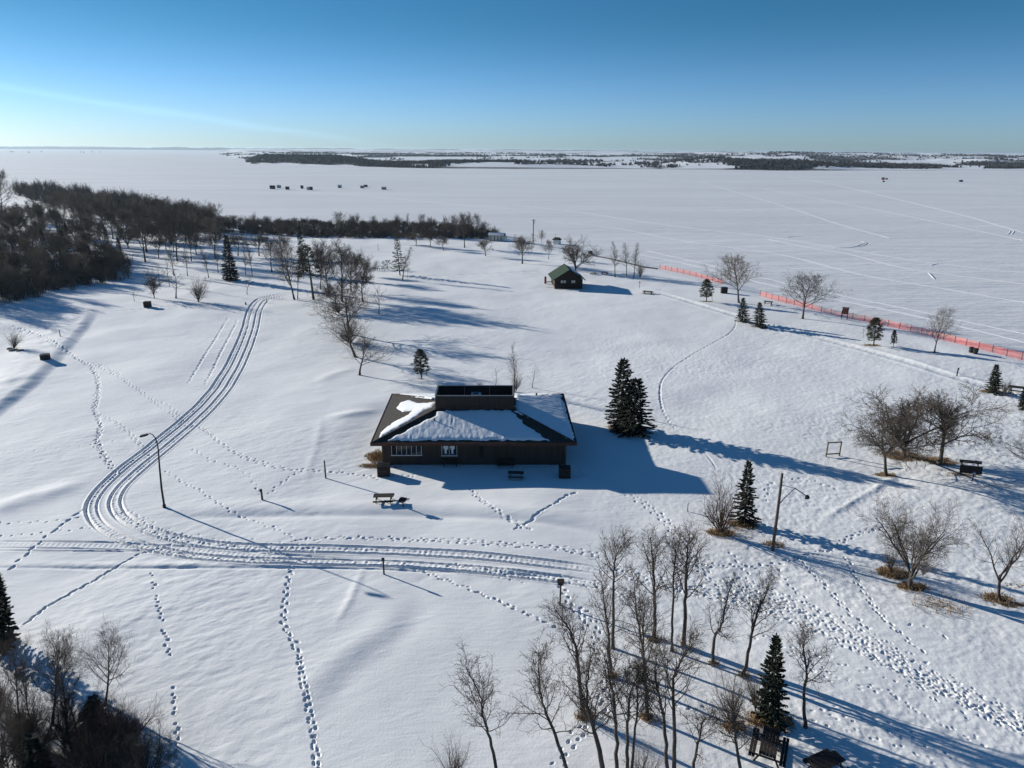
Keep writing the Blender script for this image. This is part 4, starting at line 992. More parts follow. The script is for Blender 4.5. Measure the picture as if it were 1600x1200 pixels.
# blue line of land on the horizon across the ice
def horizon_land():
    us = np.linspace(-1.6, .95, 900); g = fbm(us*30, us*0, 5, 4); g2 = fbm(us*160, us*0, 8, 3)
    V = []; Y = 11500.0
    hh = np.clip(38+10*g+7*g2, 16, 56)*sstep(1.0, .3, us)
    for dy, f in ((0, 0), (120, .5), (300, .8), (700, 1.0), (1500, 0)):
        V.append(np.c_[us*(Y+dy), np.full_like(us, Y+dy), LAKE_Z-1+f*hh])
    V = np.vstack(V); n = len(us); idx = np.arange(5*n).reshape(5, n)
    Q = np.stack([idx[:-1, :-1], idx[:-1, 1:], idx[1:, 1:], idx[1:, :-1]], -1).reshape(-1, 4)
    o = np_mesh('horizon_hills', V, Q, M['farwood']); o['kind'] = 'structure'
horizon_land()
# ---------------------------------------------------------------- the brown park building
BX, BY, BR = -4.1, 76.3, math.radians(1.2)
bl = thing('park_building', 'long low brown building with a hipped roof half under snow and a black roof box', 'building', (BX, BY, float(hs(BX, BY))-.02), BR)
HX, HY, EZ, TZ = 10.75, 7.85, 2.9, 4.62           # eave half sizes, eave and roof-top heights
MX0, MX1, MY0, MY1 = -4.42, 4.30, -2.35, 1.25     # raised box in plan
def bw(mb, x0, x1, y0, y1, z0, z1, bev=0): return mb.box(((x0+x1)/2, (y0+y1)/2, (z0+z1)/2), (x1-x0, y1-y0, z1-z0), bev=bev)
WX0, WX1, WY0, WY1 = -9.72, 9.72, -6.95, 6.85
q = MB(); bw(q, WX0, WX1, WY0, WY0+.2, -.3, EZ-.10); bw(q, WX0, WX1, WY1-.2, WY1, -.3, EZ-.10); bw(q, WX0, WX0+.2, WY0+.2, WY1-.2, -.3, EZ-.10); bw(q, WX1-.2, WX1, WY0+.2, WY1-.2, -.3, EZ-.10)
q.build('wall', M['wall'], bl)
E4 = [(-HX, -HY), (HX, -HY), (HX, HY), (-HX, HY)]; C4 = [(MX0, MY0), (MX1, MY0), (MX1, MY1), (MX0, MY1)]
def roof_z(x, y):
    return EZ
q = MB()
for i in range(4):
    j = (i+1) % 4
    a, b, c, d = (*E4[i], EZ), (*E4[j], EZ), (*C4[j], TZ), (*C4[i], TZ)
    q.add([a, b, c, d], [(0, 1, 2, 3)])
rf = q.build('roof', M['shingle'], bl)
q = MB(); q.add([(x, y, EZ-.10) for x, y in E4], [(3, 2, 1, 0)]); q.build('soffit', M['fascia'], bl)
for i in range(4):
    j = (i+1) % 4; (ax, ay), (bx, by) = E4[i], E4[j]
    L = math.hypot(bx-ax, by-ay); a = math.atan2(by-ay, bx-ax)
    q = MB(); q.box(((ax+bx)/2+.02*math.sin(a), (ay+by)/2-.02*math.cos(a), EZ-.11), (L+.08, .06, .34), rz=a); q.build('fascia_board', M['fascia'], bl)
# hip caps
for i in range(4):
    q = MB(); q.tube([(*E4[i], EZ+.03), (*C4[i], TZ+.03)], .07, 6); q.build('hip_cap', M['brownshingle'], rf)
# raised open box on the roof
q = MB(); bw(q, MX0, MX1, MY0, MY0+.15, TZ-.5, 6.22); bw(q, MX0, MX1, MY1-.15, MY1, TZ-.5, 6.22); bw(q, MX0, MX0+.15, MY0+.15, MY1-.15, TZ-.5, 6.22); bw(q, MX1-.15, MX1, MY0+.15, MY1-.15, TZ-.5, 6.22)
mo = q.build('roof_box', M['wall'], bl)
q = MB(); bw(q, MX0-.05, MX1+.05, MY0-.05, MY0+.12, 6.22, 6.27); bw(q, MX0-.05, MX1+.05, MY1-.12, MY1+.05, 6.22, 6.27); bw(q, MX0-.05, MX0+.12, MY0+.12, MY1-.12, 6.22, 6.27); bw(q, MX1-.12, MX1+.05, MY0+.12, MY1-.12, 6.22, 6.27)
q.build('coping', M['greymetal'], mo)
q = MB(); bw(q, MX0+.15, MX1-.15, MY1-.19, MY1-.153, TZ, 6.21); q.build('well_shade_sheet', M['dark'], mo)  # black sheet over the back wall: shade inside the well put into colour
q = MB(); q.add([(MX0+.15, MY0+.15, TZ+.1), (MX1-.15, MY0+.15, TZ+.1), (MX1-.15, MY1-.19, TZ+.1), (MX0+.15, MY1-.19, TZ+.1)], [(0, 1, 2, 3)]); q.build('well_floor', M['dark'], mo)  # floor blackened the same way for the well's shade
for sx in (-1.35, 1.55):
    q = MB(); bw(q, sx-.03, sx+.03, MY1-.24, MY1-.192, TZ+.1, 6.15); q.build('well_rib', M['greymetal'], mo)
q = MB(); bw(q, -.55, .55, MY1-1.1, MY1-.26, TZ+.1, 5.55, .05); hv = q.build('roof_unit', M['white'], mo)
q = MB(); bw(q, -.36, .30, MY1-1.08, MY1-.62, 5.553, 5.58); q.build('unit_vent', M['dark'], hv)
for vx in (-2.3, -.1, 2.15):
    q = MB(); bw(q, vx-.18, vx+.18, MY0-.16, MY0+.02, TZ+.05, TZ+.38); q.build('wall_vent', M['metal'], mo)
    q = MB(); bw(q, vx-.22, vx-.18, MY0-.2, MY0+.02, TZ+.02, TZ+.44); bw(q, vx+.18, vx+.22, MY0-.2, MY0+.02, TZ+.02, TZ+.44); q.build('vent_hood', M['wood'], mo)
# snow on the roof: sheets with a real thickness and a melted edge
def roof_snow(name, i, poly, thick, seed, rag=.25, step=.10, mt=None):
    """poly given in the roof face's own (along eave 0..1, up slope 0..1) coordinates"""
    j = (i+1) % 4
    a, b = np.array([*E4[i], EZ]), np.array([*E4[j], EZ]); c, d = np.array([*C4[j], TZ]), np.array([*C4[i], TZ])
    nn = nrm(np.cross(b-a, d-a)); Lx = np.linalg.norm(b-a); Ly = np.linalg.norm((c+d)/2-(a+b)/2)
    nx, ny = int(Lx/step), int(Ly/step)
    S, Tt = np.meshgrid(np.linspace(0, 1, nx), np.linspace(0, 1, ny))
    # position in plan follows a plain rectangle; the polygon itself stays inside the face
    e = (b-a); up_ = ((c+d)/2-(a+b)/2)
    Pp = a[None, None]+S[..., None]*e+Tt[..., None]*up_
    if i in (1, 3):
        pass
    XX, YY = S*Lx, Tt*Ly; PP = [(p[0]*Lx, p[1]*Ly) for p in poly]
    sd = np.full(S.shape, 1e9); ins = np.zeros(S.shape, bool); k = len(PP)-1
    for m_ in range(len(PP)):
        (x1, y1), (x2, y2) = PP[k], PP[m_]; ex, ey = x2-x1, y2-y1
        t = np.clip(((XX-x1)*ex+(YY-y1)*ey)/(ex*ex+ey*ey), 0, 1)
        sd = np.minimum(sd, np.hypot(XX-x1-t*ex, YY-y1-t*ey))
        cr = ((y1 > YY) != (y2 > YY)) & (XX < (x2-x1)*(YY-y1)/((y2-y1) if y2 != y1 else 1e-9)+x1); ins ^= cr; k = m_
    sd = np.where(ins, sd, -sd)+rag*fbm(XX/.55, YY/.55, seed, 4)
    hh = np.where(sd > 0, thick*(1-np.exp(-np.maximum(sd, 0)/.12)), np.maximum(sd, -.2)*.4)+np.where(sd > .1, .03*fbm(XX/.22, YY/.9, seed+5, 3), 0)
    V = (Pp+hh[..., None]*nn).reshape(-1, 3); idx = np.arange(nx*ny).reshape(ny, nx)
    Q = np.stack([idx[:-1, :-1], idx[:-1, 1:], idx[1:, 1:], idx[1:, :-1]], -1).reshape(-1, 4)
    Q = Q[sd.ravel()[Q].max(1) > -.05]
    return np_mesh(name, V, Q, mt or M['roofsnow'], rf)
ly = lambda t: t
roof_snow('roof_snow', 0, [(.085, .085), (.865, .085), (.80, .33), (.74, .62), (.685, .975), (.34, .975), (.305, .93), (.30, .80), (.255, .68), (.17, .40)], .13, 201)
roof_snow('roof_snow', 1, [(.03, .05), (.10, .02), (.80, .04), (.88, .10), (.955, .03), (.93, .25), (.80, .55), (.72, .97), (.36, .97), (.28, .72), (.15, .36)], .12, 202)
roof_snow('roof_snow', 3, [(.78, .05), (.90, .22), (.70, .55), (.745, .80), (.62, .95), (.44, .86), (.30, .62), (.24, .42), (.34, .28), (.44, .36), (.50, .52), (.60, .55), (.58, .36), (.68, .22)][::-1] if False else
          [(.93, .12), (.80, .42), (.66, .70), (.56, .80), (.55, .93), (.44, .97), (.43, .80), (.38, .62), (.26, .42), (.27, .28), (.38, .22), (.50, .38), (.52, .58), (.60, .50), (.70, .26), (.83, .10)], .13, 203, .18)
roof_snow('roof_snow', 2, [(.04, .03), (.96, .03), (.74, .95), (.30, .95)], .13, 204)
q = MB()
for (s_, t_) in ((.30, .62),):
    a, b, c, d = np.array([*E4[0], EZ]), np.array([*E4[1], EZ]), np.array([*C4[1], TZ]), np.array([*C4[0], TZ])
    p = a+s_*(b-a)+t_*((c+d)/2-(a+b)/2); q.tube([p-[0, 0, .1], p+[0, 0, .42]], .07, 8)
q.build('roof_pipe', M['metal'], rf)
q = MB(); p = np.array([7.2, 5.2, 3.6]); q.tube([p-[0, 0, .3], p+[0, 0, .35]], .10, 8); q.build('roof_pipe', M['metal'], rf)
# windows and doors of the front wall
def window(x0, x1, z0, z1, panes, name='window'):
    q = MB(); bw(q, x0, x1, WY0-.012, WY0+.02, z0, z1); f_ = q.build(name, M['glass'], bl)
    q = MB()
    for k in range(panes+1):
        x = x0+(x1-x0)*k/panes; bw(q, x-.026, x+.026, WY0-.055, WY0-.014, z0, z1)
    bw(q, x0+.036, x1-.036, WY0-.05, WY0-.015, z1-.04, z1+.03)
    q.build('frame', M['cream'], f_)
    q = MB(); bw(q, x0-.08, x1+.08, WY0-.11, WY0-.001, z0-.12, z0-.05); q.build('sill', M['white'], f_)
    return f_
window(-8.75, -5.6, 1.25, 2.35, 6)
wn = window(-3.45, -1.85, 1.2, 2.45, 2)
# two irregular white shapes set on the entrance glass
for cx in (-3.02, -2.32):
    q = MB(); q.add([(cx-.20, WY0-.030, 2.38), (cx-.24, WY0-.030, 2.05), (cx-.12, WY0-.030, 1.75), (cx-.10, WY0-.030, 1.32), (cx+.10, WY0-.030, 1.32), (cx+.08, WY0-.030, 1.70), (cx+.26, WY0-.030, 1.95), (cx+.22, WY0-.030, 2.22), (cx+.12, WY0-.030, 2.40)], [(0, 1, 2, 3, 4, 5, 6, 7, 8)])
    q.build('paper_shape', M['white'], wn)
for x0, x1 in ((.55, .95),):
    q = MB(); bw(q, x0, x1, WY0-.03, WY0+.02, .9, 2.3); q.build('shutter', M['dark'], bl)
q = MB(); bw(q, 2.0, 3.0, WY0-.03, WY0+.02, -.05, 2.1); dr = q.build('door', M['darkwood'], bl); q = MB(); q.tube([(2.9, WY0-.08, 1.0), (2.9, WY0-.03, 1.0)], .03, 6); q.build('handle', M['greymetal'], dr)
q = MB(); bw(q, WX0-.06, WX0+.10, WY0-.06, WY0-.001, -.2, EZ-.10); q.build('corner_board', M['wood'], bl)
q = MB(); bw(q, WX1-.10, WX1+.06, WY0-.06, WY0-.001, -.2, EZ-.10); q.build('corner_board', M['wood'], bl)

# ---------------------------------------------------------------- small built things
def picnic(label, base, rz, snowy=.0, sc_=1.0, first=[None]):
    if first[0] is None:
        t = thing('picnic_table', label, 'picnic table', (0, 0, 0), 0)
        q = MB()
        for k in range(5): q.box((0, -.31+.155*k, .745), (1.9, .151, .045), bev=.004)
        q.build('tabletop', M['darkwood'], t)
        for s in (-1, 1):
            q = MB()
            for k in (0, 1): q.box((0, s*(.62+.15*k), .44), (1.9, .14, .045), bev=.006)
            q.build('bench_seat', M['darkwood'], t)
        for s in (-1, 1):
            q = MB()
            q.tube([(s*.68, -.62, -.12), (s*.68, -.22, .72)], .05, 6); q.tube([(s*.68, .62, -.12), (s*.68, .22, .72)], .05, 6)
            q.box((s*.68, 0, .39), (.05, 1.5, .09)); q.box((s*.68, 0, .70), (.05, .7, .05)); q.build('leg', M['darkwood'], t)
        first[0] = t; t.location = base; t.rotation_euler = (0, 0, rz); o = t
    else: o = dup(first[0], base, rz, label)
    o.scale = (sc_,)*3; return o
picnic('snow dusted picnic table standing in the sun in front of the brown building', at(600, 785), math.radians(4))
picnic('dark picnic table pushed against the front wall under the paired white shapes', at(704, 726, -.02), math.radians(0))
picnic('dark picnic table against the front wall, right of the middle', at(790, 728, -.02), math.radians(1))
picnic('picnic table standing away from the wall in the blue shadow of the building', at(806, 747), math.radians(-3), sc_=.85)
picnic('large dark picnic table at the foot of the ragged spruce near the bottom edge', at(1200, 1178), math.radians(64), sc_=1.15)
picnic('picnic table cut off by the bottom edge', at(1290, 1206), math.radians(25), sc_=1.0)
picnic('picnic table with one reddish end close to the orange fence', at(1200, 476), math.radians(-30))
picnic('half buried picnic table out on the snow right of the cabin', at(1012, 459, -.35), math.radians(-25), sc_=1.25)
picnic('picnic table beside the left poplar of the three near the cabin', at(945, 429, -.1), math.radians(10))
picnic('dark picnic table at the right edge by the cut off spruce', at(1589, 614), math.radians(-25), sc_=1.2)
picnic('small buried picnic table below the distant black bin', at(927, 429, -.2), math.radians(30), sc_=.9)
# picnic table tipped on its side under the big trees
o = picnic('dark picnic table tipped on its side beyond a short post with a blue plate', at(1511, 738, .35), math.radians(-14), sc_=1.1)
o.rotation_euler = (math.radians(78), 0, math.radians(-14))
o.location.z += .15

def crate(label, base, rz, sc_=1.0, first=[None]):
    if first[0] is None:
        t = thing('litter_crate', label, 'crate', (0, 0, 0), 0)
        q = MB()
        for k in range(5):
            z = .12+.2*k
            for s in (-1, 1):
                q.box((0, s*.5, z), (1.1, .04, .17), bev=.008); q.box((s*.57, 0, z), (.04, .94, .17), bev=.008)
        q.build('slatted_sides', M['darkwood'], t)
        for sx in (-1, 1):
            for sy in (-1, 1): q = MB(); q.box((sx*.52, sy*.45, .5), (.08, .08, 1.1)); q.build('corner_post', M['darkwood'], t)
        q = MB(); q.box((0, 0, 1.08), (1.2, 1.08, .05), bev=.01); q.box((0, 0, 1.12), (.5, .45, .04)); q.build('lid', M['metal'], t)
        q = MB(); q.box((0, 0, .5), (.95, .84, .98)); q.build('inner_bin', M['bin'], t)
        first[0] = t; t.location = base; t.rotation_euler = (0, 0, rz); o = t
    else: o = dup(first[0], base, rz, label)
    o.scale = (sc_,)*3; return o
crate('dark slatted bin crate at the left front corner of the brown building', at(600, 742), .05, 1.05)
crate('dark slatted bin crate in the shadow at the right front corner of the brown building', at(882, 745), .0, 1.0)
crate('dark bin crate with a long shadow in the open field at far left', at(72, 565), math.radians(25), 1.1)
crate('dark bin crate in front of the bushy trees below the left wood', at(231, 480), .1, 1.1)
crate('weathered bin crate by the orange fence under the big pale bare tree', at(1131, 458), math.radians(-6), 1.25)
crate('far dark crate on the shore right of the fan shaped tree', at(922, 397, 0), .4, 1.1)

# pedestal grill beside the sunlit table
gr = thing('park_grill', 'black pedestal grill with a side rack next to the sunlit picnic table', 'grill', at(630, 794), math.radians(-14))
q = MB(); q.tube([(0, 0, -.1), (0, 0, .78)], .06, 8); q.build('post', M['metal'], gr)
q = MB(); q.box((0, 0, .80), (.62, .5, .03)); q.box((-.30, 0, .90), (.03, .5, .2)); q.box((.30, 0, .90), (.03, .5, .2)); q.box((0, .25, .90), (.62, .03, .2)); q.build('firebox', M['metal'], gr)
q = MB()
for k in range(7): q.tube([(-.28, -.22+.07*k, .99), (.62, -.22+.07*k, .99)], .012, 5)
q.tube([(.62, -.25, .99), (.62, .25, .99)], .02, 6); q.build('grate', M['metal'], gr)
q = MB(); q.tube([(0, .05, .8), (0, .05, 1.15)], .035, 6); q.build('lift_handle', M['metal'], gr)
q = MB(); q.tube([(-.05, 0, .55), (-.55, .12, .62), (-1.1, .22, .48), (-1.5, .3, .40)], .05, 6); q.build('chain_bar', M['metal'], gr)

def post(label, base, h, r, m='polewood', name='marker_post', cat='post', topkind=None, rz=0):
    t = thing(name, label, cat, base, rz)
    q = MB(); q.tube([(0, 0, -.3), (0, 0, h*.5), (0, 0, h)], [r*1.1, r, r*.95], 8); q.build('post', M[m], t)
    q = MB(); q.tube([(0, 0, h+.001), (0, 0, h+.03)], [r*.98, r*.6], 8); q.build('cap', M['metal'] if topkind else M[m], t)
    if topkind == 'box':
        q = MB(); q.box((0, 0, h+.18), (.42, .30, .30), bev=.02); bx_ = q.build('nest_box', M['darkwood'], t)
        q = MB(); q.box((0, -.02, h+.36), (.52, .42, .05), rx=.12); q.build('box_roof', M['darkwood'], bx_)
    if topkind == 'plate':
        q = MB(); q.box((0, -.07, h-.06), (.24, .04, .34), bev=.01); q.build('plate', M['darkwood'], t)
    if topkind == 'blue':
        q = MB(); q.box((0, -.08, h-.10), (.30, .03, .42), bev=.008); pl_ = q.build('sign_plate', M['blue'], t)
        q = MB(); q.tube([(0, -.099, h-.10), (0, -.104, h-.10)], .09, 12); q.build('sign_symbol', M['white'], pl_)
    if topkind == 'red':
        q = MB(); q.box((0, 0, h+.1), (.3, .3, .25), bev=.02); q.build('box_top', M['redwood'], t)
    return t
post('short leaning wooden post on the slope left of the brown building', at(509, 747), 1.95, .075)
post('short stub post by itself beside the road left of the building', at(410, 782), 1.15, .10, topkind='plate')
post('post with a small dark plate on the road bank, its long shadow pointing right', at(600, 897), 1.42, .065, 'darkwood', topkind='plate')
post('post carrying a little dark nest box at the left rim of the poplar grove', at(875, 946), 1.75, .06, 'darkwood', 'nest_box_post', 'nest box', 'box')
post('thin post in the field above the left crate', at(95, 529), 1.55, .07)
post('green metal stake standing left of the reddish brown bush', at(1074, 799), .9, .05, 'greymetal')
post('low bollard with a square head on the beach footpath at right', at(1495, 587), 1.15, .09, 'darkwood', 'bollard', 'bollard', 'plate')
post('short post with a round blue and white plate beside the tipped table', at(1519, 752), 1.0, .05, 'metal', 'sign_post', 'sign post', 'blue', -.2)
post('thin post with a red box on top on the snow right of the cabin', at(999, 450), 1.35, .05, 'polewood', 'box_post', 'post', 'red')
post('low stump post at the upper end of the sled trail', at(384, 476, 0), .5, .16, 'darkwood', 'stump', 'stump')
post('small dark post just right of the sled trail end', at(417, 473), .8, .09, 'darkwood')
post('slim pole behind the see-through pine on the open point', at(591, 392), 2.4, .06)

# street lamp at the trail bend
lb_ = at(257, 793)
sl = thing('street_lamp', 'tall dark metal street lamp with a curved neck at the trail bend', 'street lamp', lb_, 0)
q = MB(); arc_ = [(0, 0, -.3), (.02, 0, 2), (.16, 0, 4.2), (.30, 0, 5.9), (.30, 0, 6.6), (.20, 0, 7.05), (0, 0, 7.36), (-.22, 0, 7.45), (-.45, 0, 7.38)]
q.tube(arc_, [.10, .09, .075, .06, .05, .045, .042, .04, .04], 10); q.build('pole', M['metal'], sl, True)
q = MB(); q.tube([(0, 0, -.15), (0, 0, .28)], [.16, .15], 10); q.build('base_plate', M['metal'], sl)
q = MB(); q.box((-.78, 0, 7.28), (.74, .36, .17), ry=math.radians(-14), bev=.07); hd = q.build('lamp_head', M['metal'], sl)
q = MB(); q.box((-.80, 0, 7.19), (.46, .26, .05), ry=math.radians(-14), bev=.02); q.build('lens', M['cream'], hd)
# wooden light pole on the right
pb = at(1207, 860)
wp = thing('light_pole', 'leaning wooden utility pole with a lamp on a long bent arm', 'light pole', pb, 0)
q = MB(); q.tube([(0, 0, -.4), (-.02, 0, 3.5), (-.07, 0, 7.1)], [.135, .12, .10], 10); q.build('pole', M['polewood'], wp, True)
q = MB(); q.tube([(.0, -.1, 4.4), (.45, -.15, 5.15), (.98, -.2, 5.86), (1.05, -.2, 5.88), (1.5, -.25, 5.60), (2.02, -.3, 5.24)], .042, 6); q.tube([(-.05, -.05, 6.1), (.5, -.15, 6.0), (.98, -.2, 5.9)], .025, 5); q.build('arm', M['greymetal'], wp)
q = MB(); q.tube([(1.98, -.3, 5.30), (2.06, -.3, 5.22), (2.12, -.3, 5.06)], [.07, .17, .20], 10); lh = q.build('lamp_head', M['metal'], wp)
q = MB(); q.tube([(2.12, -.3, 5.06), (2.15, -.3, 4.98)], [.15, .06], 10); q.build('bulb', M['cream'], lh)
# utility pole on the point
ub = at(833, 379)
up_ = thing('utility_pole', 'tall utility pole with a crossarm on the point left of the kiosk', 'utility pole', ub, .2)
q = MB(); q.tube([(0, 0, -.3), (0, 0, 8.7)], [.20, .15], 8); q.build('pole', M['polewood'], up_)
q = MB(); q.box((0, -.16, 8.2), (1.6, .10, .12)); q.build('crossarm', M['polewood'], up_)
for s in (-.7, .7): q = MB(); q.tube([(s, -.16, 8.26), (s, -.16, 8.48)], .05, 6); q.build('insulator', M['greymetal'], up_)
q = MB(); q.tube([(.2, -.3, 7.1), (.2, -.3, 7.9)], .2, 10); q.build('transformer', M['greymetal'], up_)
# empty sign frame
sf = thing('open_sign', 'empty square wooden frame on two legs in the snow', 'sign frame', at(1301, 713), math.radians(8))
for s in (-1, 1): q = MB(); q.box((s*.78, 0, .78), (.11, .11, 1.9)); q.build('leg', M['wood'], sf)
q = MB(); q.box((0, 0, 1.66), (1.44, .09, .11)); q.box((0, 0, .30), (1.44, .09, .11)); q.build('crossbar', M['wood'], sf)
# notice board
nb = thing('notice_board', 'red brown notice board on two posts in front of the orange fence', 'notice board', at(1319, 499), math.radians(-22))
for s in (-1, 1): q = MB(); q.box((s*.52, 0, 1.1), (.13, .13, 2.7)); q.build('leg', M['darkwood'], nb)
q = MB(); q.box((0, -.03, 1.72), (.90, .10, 1.25), bev=.01); q.build('panel', M['redwood'], nb)
q = MB(); q.box((0, -.02, 2.44), (1.45, .34, .08)); q.build('cap_roof', M['darkwood'], nb)
# two bins
bn = thing('waste_bin', 'left one of the two black bins standing together by the orange fence', 'bin', at(1517, 551), .2)
q = MB(); q.tube([(0, 0, 0), (0, 0, .78)], [.33, .40], 14); q.build('body', M['bin'], bn, False)
q = MB(); q.tube([(0, 0, .78), (0, 0, .86), (0, 0, .98)], [.43, .43, .26], 14); q.build('lid', M['bin'], bn)
dup(bn, at(1523.5, 553), .5, 'right one of the two black bins standing together by the orange fence')
# stones under the lone bush, fallen limb by the spruce
def stone(label, base, r, seed, grp):
    g = np.random.default_rng(seed); q = MB(); V = []; nu, nv = 9, 6
    for i in range(nv+1):
        for j in range(nu):
            th, ph = math.pi*i/nv, 2*math.pi*j/nu; k = r*(1+.35*float(fbm(np.array(3*math.cos(ph)*math.sin(th)+seed), np.array(3*math.sin(ph)*math.sin(th)+2*math.cos(th)), seed, 2)))
            V.append((k*1.3*math.sin(th)*math.cos(ph), k*math.sin(th)*math.sin(ph), k*.62*math.cos(th)))
    F = [(i*nu+j, (i+1)*nu+j, (i+1)*nu+(j+1) % nu, i*nu+(j+1) % nu) for i in range(nv) for j in range(nu)]
    q.add(V, F); o = q.build('stone', M['stone'], None, True); o.location = base; tag(o, label, 'stone', grp)
for k, (x, y, r) in enumerate(((15, 546, .38), (19, 549, .45), (25, 548, .35), (31, 550, .5), (35, 549, .4))):
    stone('grey stone lying in the snow at the foot of the lone bush at left', at(x, y, .1), r, 40+k, 'stones under the lone bush')
fl_ = MB(); b0 = at(1172, 822); b1 = at(1190, 819)
fl_.tube([b0+[0, 0, .15], (b0+b1)/2+[0, .1, .28], b1+[0, 0, .2]], [.12, .10, .05], 7); fl_.tube([(b0+b1)/2+[0, .1, .25], (b0+b1)/2+[.3, .3, .7]], [.05, .02], 5)
tag(fl_.build('fallen_log', M['bark'], None, True), 'fallen limb lying in the snow right of the spruce near the light pole', 'log')
# low shore timber from the far crate to the orange fence
cb = MB(); cp = [at(x, y) for x, y in ((926, 399), (945, 403), (965, 408), (985, 413), (1005, 418), (1028, 421))]
for a, b in zip(cp[:-1], cp[1:]): cb.tube([a+[0, 0, .22], b+[0, 0, .22]-(b-a)*.01], .17, 6)
tag(cb.build('shore_log', M['darkwood']), 'dark low timber edging along the shore between the crate and the orange fence', 'edging')
# palisade of stakes beside the juniper
pf = thing('stake_fence', 'short row of dark stakes left of the low juniper', 'fence', at(592, 423), 0)
for k in range(6):
    q = MB(); q.tube([(-1.6+.62*k, .1*math.sin(k*2), -.2), (-1.6+.62*k, .1*math.sin(k*2), 1.0+.3*math.sin(k*1.7))], .08, 6); q.build('stake', M['bark'], pf)
q = MB(); q.tube([(-1.7, 0, .6), (1.6, 0, .6)], .05, 5); q.build('rail', M['bark'], pf)

# orange snow fence
def snow_fence(label, pix):
    C = smooth_path([at(*p)[:2] for p in pix], .12); L = len(C)*.12
    t = thing('snow_fence', label, 'fence', (0, 0, 0), 0); o0 = np.array([C[0][0], C[0][1], 0]); t.location = o0
    z = hs(C[:, 0], C[:, 1]); s_ = np.arange(len(C))*.12
    sag = .06*np.abs(np.sin(s_*math.pi/2.6))+.30*np.clip(fbm(s_/7.0, s_*0, 12, 3)+.05, 0, .6)
    T = np.gradient(C, axis=0); T /= np.linalg.norm(T, axis=1)[:, None]; Nn = np.c_[-T[:, 1], T[:, 0]]
    bow = .10*np.sin(s_*1.1)*0+.08*fbm(s_/1.5, s_*0, 15, 2)
    q = MB()
    P = lambda k, f: (C[k, 0]+Nn[k, 0]*bow[k]*f-o0[0], C[k, 1]+Nn[k, 1]*bow[k]*f-o0[1], z[k]+.08+(1.12-sag[k])*f)
    nr = 8
    for r in range(nr):
        f0 = r/(nr-1)*.96; f1 = f0+.040
        n = len(C); vs = [P(k, f0) for k in range(n)]+[P(k, f1) for k in range(n)]
        q.add(vs, [(k, k+1, n+k+1, n+k) for k in range(n-1)])
    for k in range(0, len(C)-1, 1):
        a, b = np.array(P(k, 0)), np.array(P(k, 1.0)); d = np.array([T[k, 0], T[k, 1], 0])*.020; e = np.array([Nn[k, 0], Nn[k, 1], 0])*.003
        q.add([a+e, a+d+e, b+d+e, b+e], [(0, 1, 2, 3)])
    q.build('netting', M['orange'], t)
    kk = 0
    while kk < len(C):
        q = MB(); x, y = C[kk]-o0[:2]-Nn[kk]*.05; q.tube([(x, y, z[kk]-.3), (x, y, z[kk]+1.36)], .035, 6); q.build('post', M['darkwood'], t); kk += 20
    return t
snow_fence('far stretch of orange mesh fence, from the shore timber to the big pale tree', [(1031, 420), (1060, 426), (1090, 433), (1130, 444)])
snow_fence('long near stretch of orange mesh fence running out of the right edge', [(1188, 462), (1215, 470), (1250, 479), (1290, 489), (1330, 498), (1375, 507), (1420, 517), (1470, 530), (1520, 543), (1560, 553), (1610, 566)])

# ---------------------------------------------------------------- cabin, kiosk, pavilion, fishing huts
cb0 = at(887, 452); cz = cb0[2]
ca_ = thing('log_cabin', 'small dark log cabin with a green gable roof on the open snow', 'cabin', cb0+[.0, 4.6, 0], math.radians(4))
q = MB(); bw(q, -3.3, 3.3, -3.2, -3.0, -.4, 2.35); bw(q, -3.3, 3.3, 4.2, 4.4, -.4, 2.35); bw(q, -3.3, -3.1, -3.0, 4.2, -.4, 2.35); bw(q, 3.1, 3.3, -3.0, 4.2, -.4, 2.35)
q.add([(-3.3, -3.2, 2.35), (3.3, -3.2, 2.35), (0, -3.2, 4.45)], [(0, 1, 2)]); q.add([(-3.3, 4.4, 2.35), (3.3, 4.4, 2.35), (0, 4.4, 4.45)], [(2, 1, 0)])
q.build('wall', M['log'], ca_)
q = MB()
for s in (-1, 1):
    n_ = Vector((s*2.55, 0, 4.05)).normalized()
    a = [(0, -4.5, 4.75), (0, 5.1, 4.75), (s*4.05, 5.1, 2.2), (s*4.05, -4.5, 2.2)]
    b = [(x-s*.0, y, z-.16) for x, y, z in a]
    q.add(a+b, [(0, 1, 2, 3), (7, 6, 5, 4), (0, 3, 7, 4), (1, 0, 4, 5), (2, 1, 5, 6), (3, 2, 6, 7)] if s < 0 else [(3, 2, 1, 0), (4, 5, 6, 7), (4, 7, 3, 0), (5, 4, 0, 1), (6, 5, 1, 2), (7, 6, 2, 3)])
cr_ = q.build('roof', M['greenroof'], ca_)
q = MB(); q.add([(.9, -3.2, 4.24), (.9, 4.9, 4.24), (2.2, 4.9, 3.42), (3.2, 4.9, 2.80), (3.6, 1.5, 2.54), (2.6, -2.2, 3.17), (1.5, -2.9, 3.87)], [(6, 5, 4, 3, 2, 1, 0)]); sp_ = q.build('roof_snow', M['roofsnow'], cr_); sp_.location.z = .05
for x0, x1 in ((-1.85, -.55), (.75, 1.75)):
    q = MB(); bw(q, x0, x1, -3.23, -3.19, 1.25, 1.95); wv = q.build('window', M['glass'], ca_)
    q = MB(); bw(q, x0, x0+.5, -3.26, -3.235, 1.3, 1.9); bw(q, (x0+x1)/2+.05, x1-.1, -3.26, -3.235, 1.3, 1.9); q.build('curtain', M['cream'], wv)
for x in (-3.4, 3.2): q = MB(); q.box((x, -4.2, 1.1), (.22, .22, 2.7)); q.build('porch_post', M['darkwood'], ca_)
